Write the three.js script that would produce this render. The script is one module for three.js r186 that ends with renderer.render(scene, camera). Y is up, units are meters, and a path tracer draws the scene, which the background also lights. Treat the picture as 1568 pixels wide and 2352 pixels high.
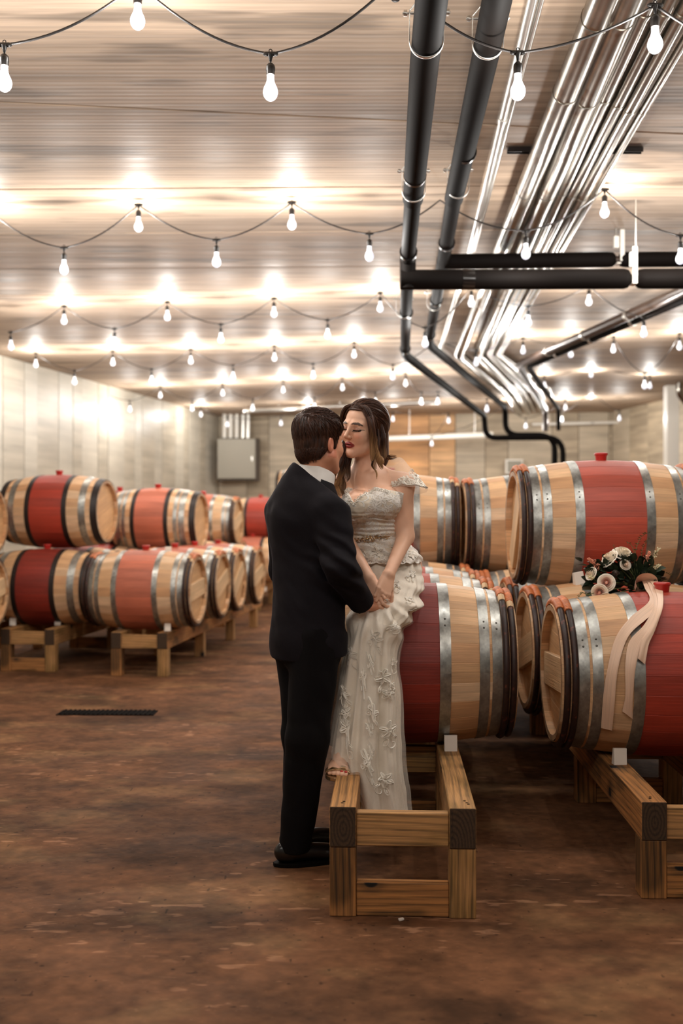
import * as THREE from 'three';
import { RoundedBoxGeometry } from 'three/addons/geometries/RoundedBoxGeometry.js';
import { mergeGeometries, toCreasedNormals } from 'three/addons/utils/BufferGeometryUtils.js';

// ---------------------------------------------------------------- camera, background, exposure
const F = 2350, CX = 784, CY = 1190, EYE = 1.33;           // focal length, middle and horizon in pixels of the 1568 x 2352 frame
const scene = new THREE.Scene();
scene.background = new THREE.Color(0x000000);
const camera = new THREE.PerspectiveCamera(2 * Math.atan(1176 / F) * 180 / Math.PI, 1568 / 2352, 0.05, 80);
camera.position.set(0, EYE, 0);
camera.lookAt(0, EYE, -1);
camera.setViewOffset(1568, 2352, 0, -14, 1568, 2352);       // the lens is shifted a little: the horizon lies 14 pixels below the middle
camera.focus = 3.95;
camera.userData.fStop = 1.9;
const renderer = new THREE.WebGLRenderer({ antialias: true });
renderer.toneMapping = THREE.LinearToneMapping;
renderer.toneMappingExposure = 1.2;
renderer.shadowMap.enabled = true;
const BULB_POWER = 1.3;                                     // candela of one festoon bulb
const BULB_COLOR = new THREE.Color().setRGB(1.0, 0.965, 0.92);
const BULB_GLOW = new THREE.Color().setRGB(0.80, 0.85, 1.0);
const CEIL = 3.53;                                          // ceiling height

// ---------------------------------------------------------------- small tools
const V = (x, y, z) => new THREE.Vector3(x, y, z);
const at = (px, py, d) => V((px - CX) / F * d, EYE + (CY - py) / F * d, -d);   // photo pixel + distance -> metres
const atY = (px, py, y) => at(px, py, (y - EYE) * F / (CY - py));              // pixel on a horizontal plane
const lerp = (a, b, t) => a + (b - a) * t, clamp = (x, a = 0, b = 1) => Math.min(b, Math.max(a, x));
const smooth = (a, b, x) => { const t = clamp((x - a) / (b - a)); return t * t * (3 - 2 * t); };
let seed = 7;
const rnd = () => { seed = (seed * 1664525 + 1013904223) >>> 0; return seed / 4294967296; };
const rr = (a, b) => a + (b - a) * rnd();
const lin = (r, g, b) => new THREE.Color().setRGB(r / 255, g / 255, b / 255, THREE.SRGBColorSpace);
const taken = {};
function numbered(name) { const n = taken[name] = (taken[name] ?? -1) + 1; return n ? `${name}_${String(n).padStart(3, '0')}` : name; }
function shade(o) { o.traverse((c) => { if (c.isMesh) { c.castShadow = true; c.receiveShadow = true; } }); return o; }
function thing(name, label, category, pos = V(0, 0, 0), turn = 0, group) {
  const o = new THREE.Group(); o.name = numbered(name); o.position.copy(pos); o.rotation.y = turn;
  o.userData = { label, category }; if (group) o.userData.group = group;
  scene.add(o); return o;
}
function part(name, geo, mat, parent, label) {
  const m = new THREE.Mesh(geo, mat); m.name = name; m.castShadow = m.receiveShadow = true;
  if (label) m.userData.label = label;
  parent.add(m); return m;
}
function solo(name, geo, mat, label, category, group) {
  const m = new THREE.Mesh(geo, mat); m.name = numbered(name); m.castShadow = m.receiveShadow = true;
  m.userData = { label, category }; if (group) m.userData.group = group;
  scene.add(m); return m;
}
function struct(name, o) { o.name = name; o.userData.kind = 'structure'; scene.add(o); return shade(o); }

// ---------------------------------------------------------------- noise and textures
const hash = (x, y, s = 0) => { let h = Math.imul(x | 0, 374761393) + Math.imul(y | 0, 668265263) + Math.imul(s | 0, 1442695041); h = Math.imul(h ^ (h >>> 13), 1274126177); return ((h ^ (h >>> 16)) >>> 0) / 4294967296; };
function pn(x, y, px, py, s = 0) {                            // periodic value noise
  const ix = Math.floor(x), iy = Math.floor(y), fx = x - ix, fy = y - iy, u = fx * fx * (3 - 2 * fx), v = fy * fy * (3 - 2 * fy);
  const w = (a, n) => ((a % n) + n) % n, x0 = w(ix, px), x1 = w(ix + 1, px), y0 = w(iy, py), y1 = w(iy + 1, py);
  return lerp(lerp(hash(x0, y0, s), hash(x1, y0, s), u), lerp(hash(x0, y1, s), hash(x1, y1, s), u), v);
}
function fbm(u, v, fx, fy, oct, s = 0) { let a = 0.5, t = 0, n = 0; for (let i = 0; i < oct; i++) { t += a * pn(u * fx, v * fy, fx, fy, s + i); n += a; a *= 0.5; fx *= 2; fy *= 2; } return t / n; }
function n3(x, y, z, s = 0) {                                 // plain 3D value noise
  const ix = Math.floor(x), iy = Math.floor(y), iz = Math.floor(z), f = (t) => t * t * (3 - 2 * t), u = f(x - ix), v = f(y - iy), w = f(z - iz);
  const h = (a, b, c) => hash(a + c * 57, b + c * 131, s);
  return lerp(lerp(lerp(h(ix, iy, iz), h(ix + 1, iy, iz), u), lerp(h(ix, iy + 1, iz), h(ix + 1, iy + 1, iz), u), v), lerp(lerp(h(ix, iy, iz + 1), h(ix + 1, iy, iz + 1), u), lerp(h(ix, iy + 1, iz + 1), h(ix + 1, iy + 1, iz + 1), u), v), w);
}
function tex(w, h, fn, color = true, rx = 1, ry = 1) {
  const data = new Uint8Array(w * h * 4);
  for (let y = 0, o = 0; y < h; y++) for (let x = 0; x < w; x++, o += 4) {
    const c = fn(x / w, y / h);
    if (typeof c === 'number') data[o] = data[o + 1] = data[o + 2] = clamp(c, 0, 1) * 255;
    else { data[o] = clamp(c[0], 0, 255); data[o + 1] = clamp(c[1], 0, 255); data[o + 2] = clamp(c[2], 0, 255); }
    data[o + 3] = 255;
  }
  const t = new THREE.DataTexture(data, w, h); t.wrapS = t.wrapT = THREE.RepeatWrapping; t.magFilter = THREE.LinearFilter; t.minFilter = THREE.LinearMipmapLinearFilter; t.generateMipmaps = true;
  if (color) t.colorSpace = THREE.SRGBColorSpace;
  t.repeat.set(rx, ry); t.needsUpdate = true; return t;
}
const std = (o) => new THREE.MeshStandardMaterial(o), phy = (o) => new THREE.MeshPhysicalMaterial(o);

// ---------------------------------------------------------------- geometry tools
function geo(pos, idx, uv, col) {
  const g = new THREE.BufferGeometry();
  g.setAttribute('position', new THREE.Float32BufferAttribute(pos, 3));
  if (uv) g.setAttribute('uv', new THREE.Float32BufferAttribute(uv, 2));
  if (col) g.setAttribute('color', new THREE.Float32BufferAttribute(col, 3));
  if (idx) g.setIndex(idx);
  g.computeVertexNormals(); return g;
}
// polyline with rounded corners, as sampled points
function fillet(pts, r, n = 6) {
  const out = [pts[0].clone()];
  for (let i = 1; i < pts.length - 1; i++) {
    const p = pts[i], a = pts[i - 1].clone().sub(p), b = pts[i + 1].clone().sub(p), q = Math.min(r, a.length() * 0.49, b.length() * 0.49);
    const s = p.clone().addScaledVector(a.normalize(), q), e = p.clone().addScaledVector(b.normalize(), q);
    for (let k = 0; k <= n; k++) { const t = k / n; out.push(s.clone().multiplyScalar((1 - t) ** 2).addScaledVector(p, 2 * t * (1 - t)).addScaledVector(e, t * t)); }
  }
  out.push(pts[pts.length - 1].clone()); return out;
}
// tube along points; radius may be a number or f(t) ; col(t) optional; squash flattens along the frame's second axis
function sweep(pts, rad, sides = 8, caps = true, col, squash = 1) {
  const n = pts.length, pos = [], uv = [], idx = [], cols = col ? [] : undefined, R = typeof rad === 'function' ? rad : () => rad;
  let len = 0; const T = [], nrm = V(0, 0, 0);
  for (let i = 0; i < n; i++) T.push(pts[Math.min(i + 1, n - 1)].clone().sub(pts[Math.max(i - 1, 0)]).normalize());
  let up = Math.abs(T[0].y) < 0.9 ? V(0, 1, 0) : V(1, 0, 0); nrm.copy(up).addScaledVector(T[0], -up.dot(T[0])).normalize();
  for (let i = 0; i < n; i++) {
    if (i) len += pts[i].distanceTo(pts[i - 1]);
    nrm.addScaledVector(T[i], -nrm.dot(T[i])).normalize(); const bi = T[i].clone().cross(nrm), t = i / (n - 1), r = R(t);
    for (let k = 0; k <= sides; k++) {
      const a = k / sides * Math.PI * 2, c = Math.cos(a) * r, s = Math.sin(a) * r * squash;
      pos.push(pts[i].x + nrm.x * s + bi.x * c, pts[i].y + nrm.y * s + bi.y * c, pts[i].z + nrm.z * s + bi.z * c); uv.push(len, k / sides * 2 * Math.PI * Math.max(r, 0.001));
      if (cols) { const q = col(t); cols.push(q.r, q.g, q.b); }
    }
  }
  const w = sides + 1;
  for (let i = 0; i < n - 1; i++) for (let k = 0; k < sides; k++) { const a = i * w + k, b = a + 1, c = a + w, d = c + 1; idx.push(a, b, c, b, d, c); }
  const g = geo(pos, idx, uv, cols);
  { // weld the seam normals
    const N = g.attributes.normal; for (let i = 0; i < n; i++) { const a = i * w, b = a + sides, x = N.getX(a) + N.getX(b), y = N.getY(a) + N.getY(b), z = N.getZ(a) + N.getZ(b), l = Math.hypot(x, y, z) || 1; N.setXYZ(a, x / l, y / l, z / l); N.setXYZ(b, x / l, y / l, z / l); }
  }
  if (!caps) return g;
  const cap = (i, s) => { const p = [...pts[i].toArray()], u = [0, 0], q = cols ? [cols[i * w * 3], cols[i * w * 3 + 1], cols[i * w * 3 + 2]] : undefined, id = []; for (let k = 0; k <= sides; k++) { p.push(...pos.slice((i * w + k) * 3, (i * w + k) * 3 + 3)); u.push(0.01, 0.01); if (q) q.push(q[0], q[1], q[2]); if (k) s > 0 ? id.push(0, k, k + 1) : id.push(0, k + 1, k); } return geo(p, id, u, q); };
  return mergeGeometries([g, cap(0, -1), cap(n - 1, 1)]);
}
function curve(pts, n) { return new THREE.CatmullRomCurve3(pts, false, 'centripetal').getPoints(n); }
// a bevelled box with uv in metres; u runs along `axis`
function box(w, h, d, r = 0.004, axis = 'z', seg = 1, off = 0) {
  const g = new RoundedBoxGeometry(w, h, d, seg, Math.min(r, w * 0.49, h * 0.49, d * 0.49)), p = g.attributes.position, uv = g.attributes.uv, groups = g.groups.slice();
  for (const q of groups) for (let i = q.start; i < q.start + q.count; i++) {
    const k = g.index ? g.index.getX(i) : i, x = p.getX(k), y = p.getY(k), z = p.getZ(k), m = q.materialIndex >> 1;
    const c = m === 0 ? [z, y] : m === 1 ? [axis === 'x' ? x : z, axis === 'x' ? z : x] : [x, y];
    if (axis === 'y' && m !== 1) c.reverse();
    uv.setXY(k, c[0] + off, c[1] + off * 0.7);
  }
  return g;
}
function moved(g, x = 0, y = 0, z = 0, rx = 0, ry = 0, rz = 0, s = 1) {
  const m = new THREE.Matrix4().compose(V(x, y, z), new THREE.Quaternion().setFromEuler(new THREE.Euler(rx, ry, rz)), V(s, s, s)); return g.clone().applyMatrix4(m);
}
function plain(g) { const o = new THREE.BufferGeometry(); const q = g.index ? g.toNonIndexed() : g; for (const k of ['position', 'normal', 'uv']) if (q.attributes[k]) o.setAttribute(k, q.attributes[k]); return o; }
const merge = (list) => mergeGeometries(list.map(plain));
const lathe = (prof, seg = 32) => new THREE.LatheGeometry(prof.map(([x, y]) => new THREE.Vector2(x, y)), seg);

// ================================================================ THE ROOM
// --- surfaces
const floorMap = tex(2048, 2048, (u, v) => {
  const a = fbm(u, v, 8, 9, 5, 1), b = fbm(u, v, 34, 44, 5, 9), c = fbm(u, v, 160, 200, 3, 21), stain = smooth(0.52, 0.76, fbm(u + 0.05 * b, v, 14, 18, 5, 44)), pale = smooth(0.55, 0.75, fbm(u, v, 20, 30, 5, 52));
  const f = fbm(u + 0.03 * a, v, 60, 190, 3, 33), scuff = smooth(0.70, 0.78, f) * smooth(0.45, 0.62, fbm(u, v, 12, 12, 3, 38)), fleck = smooth(0.90, 0.97, pn(u * 420, v * 520, 420, 520, 5)), dot = smooth(0.93, 0.97, pn(u * 260, v * 260, 260, 260, 8));
  let t = 0.86 + 0.30 * (a - 0.5) + 0.42 * (b - 0.5) + 0.30 * (c - 0.5); t *= 1 - 0.24 * stain - 0.3 * dot; t += 0.12 * pale;
  return [122 * t + 36 * scuff + 12 * fleck, 84 * t + 30 * scuff + 10 * fleck + 5 * pale, 58 * t + 26 * scuff + 9 * fleck + 3 * pale];
}, true, 1 / 6, 1 / 6);
const floorRough = tex(512, 512, (u, v) => 0.74 + 0.2 * (fbm(u, v, 10, 14, 5, 61) - 0.4), false, 1 / 3, 1 / 3);
const floorBump = tex(512, 512, (u, v) => 0.6 * fbm(u, v, 40, 40, 4, 70) + 0.4 * fbm(u, v, 8, 8, 3, 75), false, 1 / 1.3, 1 / 1.3);
const M = {};
M.floor = phy({ map: floorMap, specularIntensity: 0.16, roughnessMap: floorRough, roughness: 1, bumpMap: floorBump, bumpScale: 0.004 });
const ceilMap = tex(1024, 1024, (u, v) => {                    // rolled steel skins: streaks run across the room (u)
  const s = fbm(u, v, 3, 90, 5, 2), l = fbm(u, v, 2, 14, 4, 8), blot = smooth(0.6, 0.78, fbm(u, v, 5, 16, 4, 15)), fine = pn(u * 40, v * 512, 40, 512, 3);
  const t = 0.86 + 0.26 * (s - 0.5) + 0.24 * (l - 0.5) + 0.05 * (fine - 0.5) - 0.2 * blot;
  return [198 * t, 174 * t, 151 * t];
}, true, 1 / 4, 1 / 2.2);
const ceilBump = tex(256, 1024, (u, v) => 0.55 * fbm(u, v, 2, 64, 3, 5) + 0.45 * (0.5 + 0.5 * Math.sin(v * Math.PI * 2 * 48)), false, 1 / 4, 1 / 2.2);
const ceilRough = tex(256, 512, (u, v) => 0.58 + 0.2 * (fbm(u, v, 3, 40, 4, 25) - 0.5), false, 1 / 4, 1 / 2.2);
M.ceiling = phy({ map: ceilMap, bumpMap: ceilBump, bumpScale: 0.0012, roughnessMap: ceilRough, roughness: 1, metalness: 0.0, specularIntensity: 0.3 });
M.joint = std({ color: lin(40, 30, 24), roughness: 0.9 });
const wallTex = (base, s, amt) => tex(512, 512, (u, v) => { const g = fbm(u, v, 26, 3, 5, s), l = fbm(u, v, 4, 4, 4, s + 7), t = 1 + amt * (g - 0.5) + amt * 0.7 * (l - 0.5); return base.map((c) => c * t); }, true, 1 / 1.6, 1 / 2.4);
M.wallPanel = [phy({ map: wallTex([176, 167, 150], 3, 0.22), roughness: 0.42, clearcoat: 0.2, clearcoatRoughness: 0.3 }), phy({ map: wallTex([184, 177, 162], 13, 0.18), roughness: 0.4, clearcoat: 0.2, clearcoatRoughness: 0.3 }), phy({ map: wallTex([168, 152, 128], 23, 0.26), roughness: 0.45, clearcoat: 0.2, clearcoatRoughness: 0.35 })];
M.plywood = [std({ map: wallTex([196, 148, 100], 31, 0.5), roughness: 0.6 }), std({ map: wallTex([206, 164, 118], 41, 0.45), roughness: 0.6 })];
M.greyBoard = [std({ map: wallTex([182, 168, 146], 51, 0.3), roughness: 0.62 }), std({ map: wallTex([170, 154, 130], 57, 0.34), roughness: 0.62 })];
M.dark = std({ color: lin(70, 60, 50), roughness: 0.8 });

// --- floor (a slab)
{ const g = new THREE.Group(); const s = new THREE.BoxGeometry(22, 0.2, 34); const p = s.attributes.position, uv = s.attributes.uv; for (let i = 0; i < p.count; i++) uv.setXY(i, p.getX(i) + 0.8, p.getZ(i) + 0.4);
  const m = new THREE.Mesh(s, M.floor); m.position.set(0, -0.1, -10); struct('floor', m); }

// --- ceiling: backing slab and insulated steel panels that run across the room
{
  const g = new THREE.Group();
  const slab = part('ceiling_slab', new THREE.BoxGeometry(22, 0.2, 34), M.joint, g); slab.position.set(0, CEIL + 0.14, -10);
  // seams as [distance at x = -8, distance at x = +8]
  const seams = [[-6.9, -6.9], [-5.8, -5.8], [-4.7, -4.7], [-3.6, -3.6], [-2.5, -2.5], [-1.4, -1.4], [-0.3, -0.3], [0.8, 0.85], [1.9, 2.0], [3.0, 3.2], [4.0, 4.5], [4.67, 6.58], [6.97, 6.63], [8.1, 7.6], [9.2, 8.7], [10.3, 9.7], [11.5, 10.7], [12.7, 11.8], [13.9, 12.9], [15.1, 14.0], [16.3, 15.1], [17.5, 16.2], [18.7, 17.3], [19.9, 18.5], [21.1, 19.6], [22.3, 20.8], [24, 22.6]];
  for (let i = 0; i < seams.length - 1; i++) {
    const [a0, a1] = seams[i], [b0, b1] = seams[i + 1], gap = 0.007, y0 = CEIL, y1 = CEIL + 0.045, X = 8;
    const q = [[-X, a0 + gap], [X, a1 + gap], [X, b1 - gap], [-X, b0 - gap]], pos = [], uv = [], idx = [];
    const quad = (A, B, C, D) => { const k = pos.length / 3; for (const [x, y, d] of [A, B, C, D]) { pos.push(x, y, -d); uv.push(x + i * 1.37, d + i * 0.61); } idx.push(k, k + 1, k + 2, k, k + 2, k + 3); };
    const P = (k, y, e = 0) => [q[k][0], y, q[k][1] + (k < 2 ? e : -e)];
    quad(P(0, y0, 0.006), P(1, y0, 0.006), P(2, y0, 0.006), P(3, y0, 0.006));
    quad(P(0, y1), P(1, y1), P(1, y0 + 0.006), P(0, y0 + 0.006)); quad(P(0, y0 + 0.006), P(1, y0 + 0.006), P(1, y0, 0.006), P(0, y0, 0.006));
    quad(P(2, y1), P(3, y1), P(3, y0 + 0.006), P(2, y0 + 0.006)); quad(P(2, y0 + 0.006), P(3, y0 + 0.006), P(3, y0, 0.006), P(2, y0, 0.006));
    part('ceiling_panel', toCreasedNormals(geo(pos, idx, uv), 0.3), M.ceiling, g);
  }
  struct('ceiling', g);
}

// --- walls: vertical panels on a solid backing
function panelWall(name, A, B, mats, widths, h = CEIL, th = 0.2) {            // A, B: ground points, the room lies to the right of A -> B seen from above
  const g = new THREE.Group(), L = A.distanceTo(B), dir = B.clone().sub(A).normalize();
  g.position.copy(A); g.rotation.y = Math.atan2(-dir.z, dir.x);
  const back = part('wall_core', new THREE.BoxGeometry(L + 0.4, h + 0.2, th), M.dark, g); back.position.set(L / 2, h / 2, -th / 2 - 0.03);
  let x = 0, i = 0;
  while (x < L - 0.02) {
    const w = Math.min(widths[i % widths.length], L - x), m = typeof mats === 'function' ? mats(x + w / 2, i) : mats[(i * 7 + (i >> 1)) % mats.length];
    const b = box(w - 0.012, h, 0.03, 0.004, 'y', 1, i * 0.83); const p = part('wall_panel', b, m, g); p.position.set(x + w / 2, h / 2, -0.015 + (i % 3) * 0.003);
    x += w; i++;
  }
  return struct(name, g);
}
const gp = (px, d) => V((px - CX) / F * d, 0, -d);
const L0 = V(-5.4, 0, 6), L1 = V(-4.98, 0, -12.2), L2 = V(-2.66, 0, -22.2), K2 = V(5.62, 0, -21.25), R1 = V(7.2, 0, -12.0), R0 = V(7.6, 0, 6);
panelWall('wall_left_near', L0, L1, M.wallPanel, [1.06]);
panelWall('wall_left', L1, L2, M.wallPanel, [0.36, 0.62, 0.44, 0.3, 0.55]);
const K = L2.distanceTo(K2);
panelWall('wall_back', L2, K2, (x, i) => { const t = x / K; return t < 0.36 ? M.greyBoard[i % 2] : t < 0.64 ? M.plywood[i % 2] : M.greyBoard[i % 2]; }, [0.62, 0.48, 0.9, 0.55]);
panelWall('wall_right', K2, R1, M.greyBoard, [0.8]);
panelWall('wall_right_near', R1, R0, M.wallPanel, [1.06]);
panelWall('wall_front', R0, L0, M.wallPanel, [1.06]);

// ================================================================ BARRELS AND RACKS
const RB = 0.348, RH = 0.292, HL = 0.475;                      // bilge and head radius, half length
const prof = (x) => RB - (RB - RH) * (x / HL) ** 2;
const grainMap = tex(1024, 512, (u, v) => {
  const g = fbm(u, v, 4, 70, 5, 101), f = pn(u * 24, v * 400, 24, 400, 108), l = fbm(u, v, 3, 9, 4, 111), s = smooth(0.72, 0.9, fbm(u, v, 9, 60, 4, 120));
  const t = 0.90 + 0.15 * (g - 0.5) + 0.06 * (f - 0.5) + 0.20 * (l - 0.5) - 0.08 * s; return [255 * t, 253 * t, 250 * t];
}, true, 1 / 0.8, 1 / 0.4);
const grainBump = tex(512, 512, (u, v) => fbm(u, v, 4, 90, 4, 130), false, 1 / 0.8, 1 / 0.4);
M.stave = std({ map: grainMap, vertexColors: true, roughness: 0.56, bumpMap: grainBump, bumpScale: 0.0006 });
M.headWood = std({ map: grainMap, color: lin(214, 168, 118), roughness: 0.65, bumpMap: grainBump, bumpScale: 0.001 });
M.barWood = std({ map: grainMap, color: lin(226, 190, 146), roughness: 0.65, bumpMap: grainBump, bumpScale: 0.001 });
const zincMap = tex(512, 256, (u, v) => { const a = fbm(u, v, 18, 10, 4, 140), b = fbm(u, v, 60, 40, 3, 145), t = 0.86 + 0.30 * (a - 0.5) + 0.16 * (b - 0.5); return [186 * t, 186 * t, 180 * t]; }, true, 1 / 0.6, 1 / 0.3);
const zincRough = tex(256, 128, (u, v) => 0.36 + 0.26 * (fbm(u, v, 20, 12, 4, 150) - 0.4), false, 1 / 0.6, 1 / 0.3);
M.zinc = std({ map: zincMap, roughnessMap: zincRough, roughness: 1, metalness: 0.85 });
M.blackHoop = std({ color: lin(38, 30, 27), roughness: 0.5, metalness: 0.25 });
const barkMap = tex(512, 128, (u, v) => { const a = fbm(u, v, 30, 8, 4, 160), k = smooth(0.7, 0.85, fbm(u, v, 24, 6, 3, 166)), t = 0.8 + 0.7 * (a - 0.5); return [52 * t + 50 * k, 27 * t + 24 * k, 20 * t + 17 * k]; }, true, 1 / 0.5, 1 / 0.1);
M.bark = std({ map: barkMap, roughness: 0.5 });
M.wicker = std({ map: tex(128, 64, (u, v) => { const t = 0.75 + 0.5 * fbm(u, v, 8, 8, 3, 170); return [178 * t, 100 * t, 52 * t]; }, true, 8, 4), roughness: 0.55 });
M.bung = phy({ color: lin(176, 34, 28), roughness: 0.35, clearcoat: 0.3 });
M.rivet = std({ color: lin(96, 92, 86), roughness: 0.45, metalness: 0.8 });

const NST = 26, WOODS = [[234, 194, 152], [226, 180, 134], [240, 204, 166], [218, 168, 122], [232, 188, 142]], REDS = { strong: [186, 66, 46], brick: [194, 82, 60], pale: [212, 120, 92], wine: [152, 50, 36] };
function staveGeo(red, k) {
  const pos = [], uv = [], col = [], a = Math.PI / NST, tone = [1, 0.93, 1.04, 0.9, 0.98][k], W = WOODS[k];
  const wood = lin(...W), rd = lin(...REDS[red].map((c) => c * tone));
  const P = (x, t, r) => V(x, Math.cos(t) * r, Math.sin(t) * r);
  const quad = (A, B, C, D, c, u) => { for (const q of [A, B, C, A, C, D]) { pos.push(q.x, q.y, q.z); uv.push(q.x + k * 0.31, Math.atan2(q.z, q.y) * RB + k * 0.083); col.push(c.r, c.g, c.b); } };
  const segs = [[-HL, -0.37], [-0.37, -0.27], [-0.27, -0.175], [-0.175, -0.06], [-0.06, 0.06], [0.06, 0.175], [0.175, 0.27], [0.27, 0.37], [0.37, HL]];
  const ang = [-a * 0.9995, -a * 0.955, 0, a * 0.955, a * 0.9995], dep = [0.0009, 0, 0, 0, 0.0009];
  for (const [x0, x1] of segs) {
    const c = Math.abs((x0 + x1) / 2) < 0.175 ? rd : wood;
    for (let j = 0; j < 4; j++) quad(P(x0, ang[j], prof(x0) - dep[j]), P(x0, ang[j + 1], prof(x0) - dep[j + 1]), P(x1, ang[j + 1], prof(x1) - dep[j + 1]), P(x1, ang[j], prof(x1) - dep[j]), c);
  }
  for (const s of [-1, 1]) {                                     // chime: end grain and the inside of the rim
    const e = lin(...W.map((c) => c * 0.8)), r0 = RH - 0.003, r1 = RH - 0.026, xi = 0.425 * s;
    const A = P(s * HL, ang[0], r0), B = P(s * HL, ang[4], r0), C = P(s * HL, ang[4], r1), D = P(s * HL, ang[0], r1), E = P(xi, ang[4], r1 + 0.004), G = P(xi, ang[0], r1 + 0.004);
    s > 0 ? (quad(A, B, C, D, e), quad(D, C, E, G, wood)) : (quad(B, A, D, C, e), quad(C, D, G, E, wood));
  }
  const g = geo(pos, null, uv, col);
  return toCreasedNormals(g, 0.5);
}
const STAVES = {}; for (const r in REDS) STAVES[r] = [0, 1, 2, 3, 4].map((k) => staveGeo(r, k));
function hoopGeo(x0, x1, th = 0.0028) {
  const a = [prof(x0), x0], b = [prof(x1), x1];
  const g = lathe([[a[0] - 0.001, a[1]], [a[0] + th, a[1]], [(a[0] + b[0]) / 2 + th, (a[1] + b[1]) / 2], [b[0] + th, b[1]], [b[0] - 0.001, b[1]]], 56);
  g.rotateZ(-Math.PI / 2); const p = g.attributes.position, u = g.attributes.uv; for (let i = 0; i < p.count; i++) u.setXY(i, u.getX(i) * 2.1, p.getX(i) + 0.5);
  return toCreasedNormals(g, 0.6);
}
function torusX(x, R, r, a0 = 0, a1 = Math.PI * 2, n = 56, ridge = 0) {  // a ring round the barrel's axis; angle 0 is the top
  const pts = []; for (let i = 0; i <= n; i++) { const a = lerp(a0, a1, i / n); pts.push(V(x, Math.cos(a) * R, Math.sin(a) * R)); }
  return sweep(pts, ridge ? (t) => r * (1 + 0.13 * Math.abs(Math.sin(t * ridge * Math.PI))) : r, 8, a1 - a0 < 6);
}
const HG = { bilge: hoopGeo(0.155, 0.2), quarterA: hoopGeo(0.316, 0.357), quarterB: hoopGeo(0.368, 0.409), wide: hoopGeo(0.31, 0.37), head: hoopGeo(0.415, 0.474, 0.004), mid: hoopGeo(0.255, 0.295) };
const CH1 = torusX(0.424, 0.312, 0.0135), CH2 = torusX(0.455, 0.305, 0.0135);
const WK = [[0.424, 0.312, -0.5, 0.34], [0.455, 0.305, -0.42, 0.5]].map(([x, R, a, b]) => torusX(x, R, 0.0165, a, b, 90, 22));
const WKT = [[0.424, 0.312], [0.455, 0.305]].map(([x, R], i) => torusX(x, R, 0.0158, i ? 0.5 : 0.36, i ? 0.62 : 0.5, 8));
const bungGeo = lathe([[0, 0.062], [0.03, 0.062], [0.036, 0.058], [0.036, 0.050], [0.031, 0.046], [0.027, 0.01], [0.025, -0.03], [0, -0.03]], 28);
const boardGeos = [-2, -1, 0, 1, 2].map((i) => {                 // boards of one head, cut to the circle
  const w = 0.104, y0 = i * w - w / 2 + 0.0012, y1 = i * w + w / 2 - 0.0012, R = 0.268, s = new THREE.Shape(), N = 10;
  const X = (y) => Math.sqrt(Math.max(0, R * R - y * y)); const L = [], Q = [];
  for (let k = 0; k <= N; k++) { const y = lerp(Math.max(-R, y0), Math.min(R, y1), k / N); L.push([-X(y), y]); Q.push([X(y), y]); }
  [...L, ...Q.reverse()].forEach(([x, y], k) => (k ? s.lineTo(x, y) : s.moveTo(x, y)));
  const g = new THREE.ExtrudeGeometry(s, { depth: 0.02, bevelEnabled: true, bevelSize: 0.0012, bevelThickness: 0.0015, bevelSegments: 1, curveSegments: 4 });
  g.translate(0, 0, -0.01); g.rotateY(Math.PI / 2); return g;      // faces along x, boards level along z
});
const barGeo = (() => { const s = new THREE.Shape(); const l = 0.262, w = 0.07; s.moveTo(-l, -w * 0.85); s.lineTo(-l * 0.92, -w); s.lineTo(l * 0.92, -w); s.lineTo(l, -w * 0.85); s.lineTo(l, w * 0.85); s.lineTo(l * 0.92, w); s.lineTo(-l * 0.92, w); s.lineTo(-l, w * 0.85); const g = new THREE.ExtrudeGeometry(s, { depth: 0.018, bevelEnabled: true, bevelSize: 0.003, bevelThickness: 0.003, bevelSegments: 1 }); g.rotateY(Math.PI / 2); return g; })();
const pegGeo = lathe([[0, 0.016], [0.006, 0.015], [0.007, 0], [0.006, -0.012], [0, -0.012]], 8);
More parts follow.
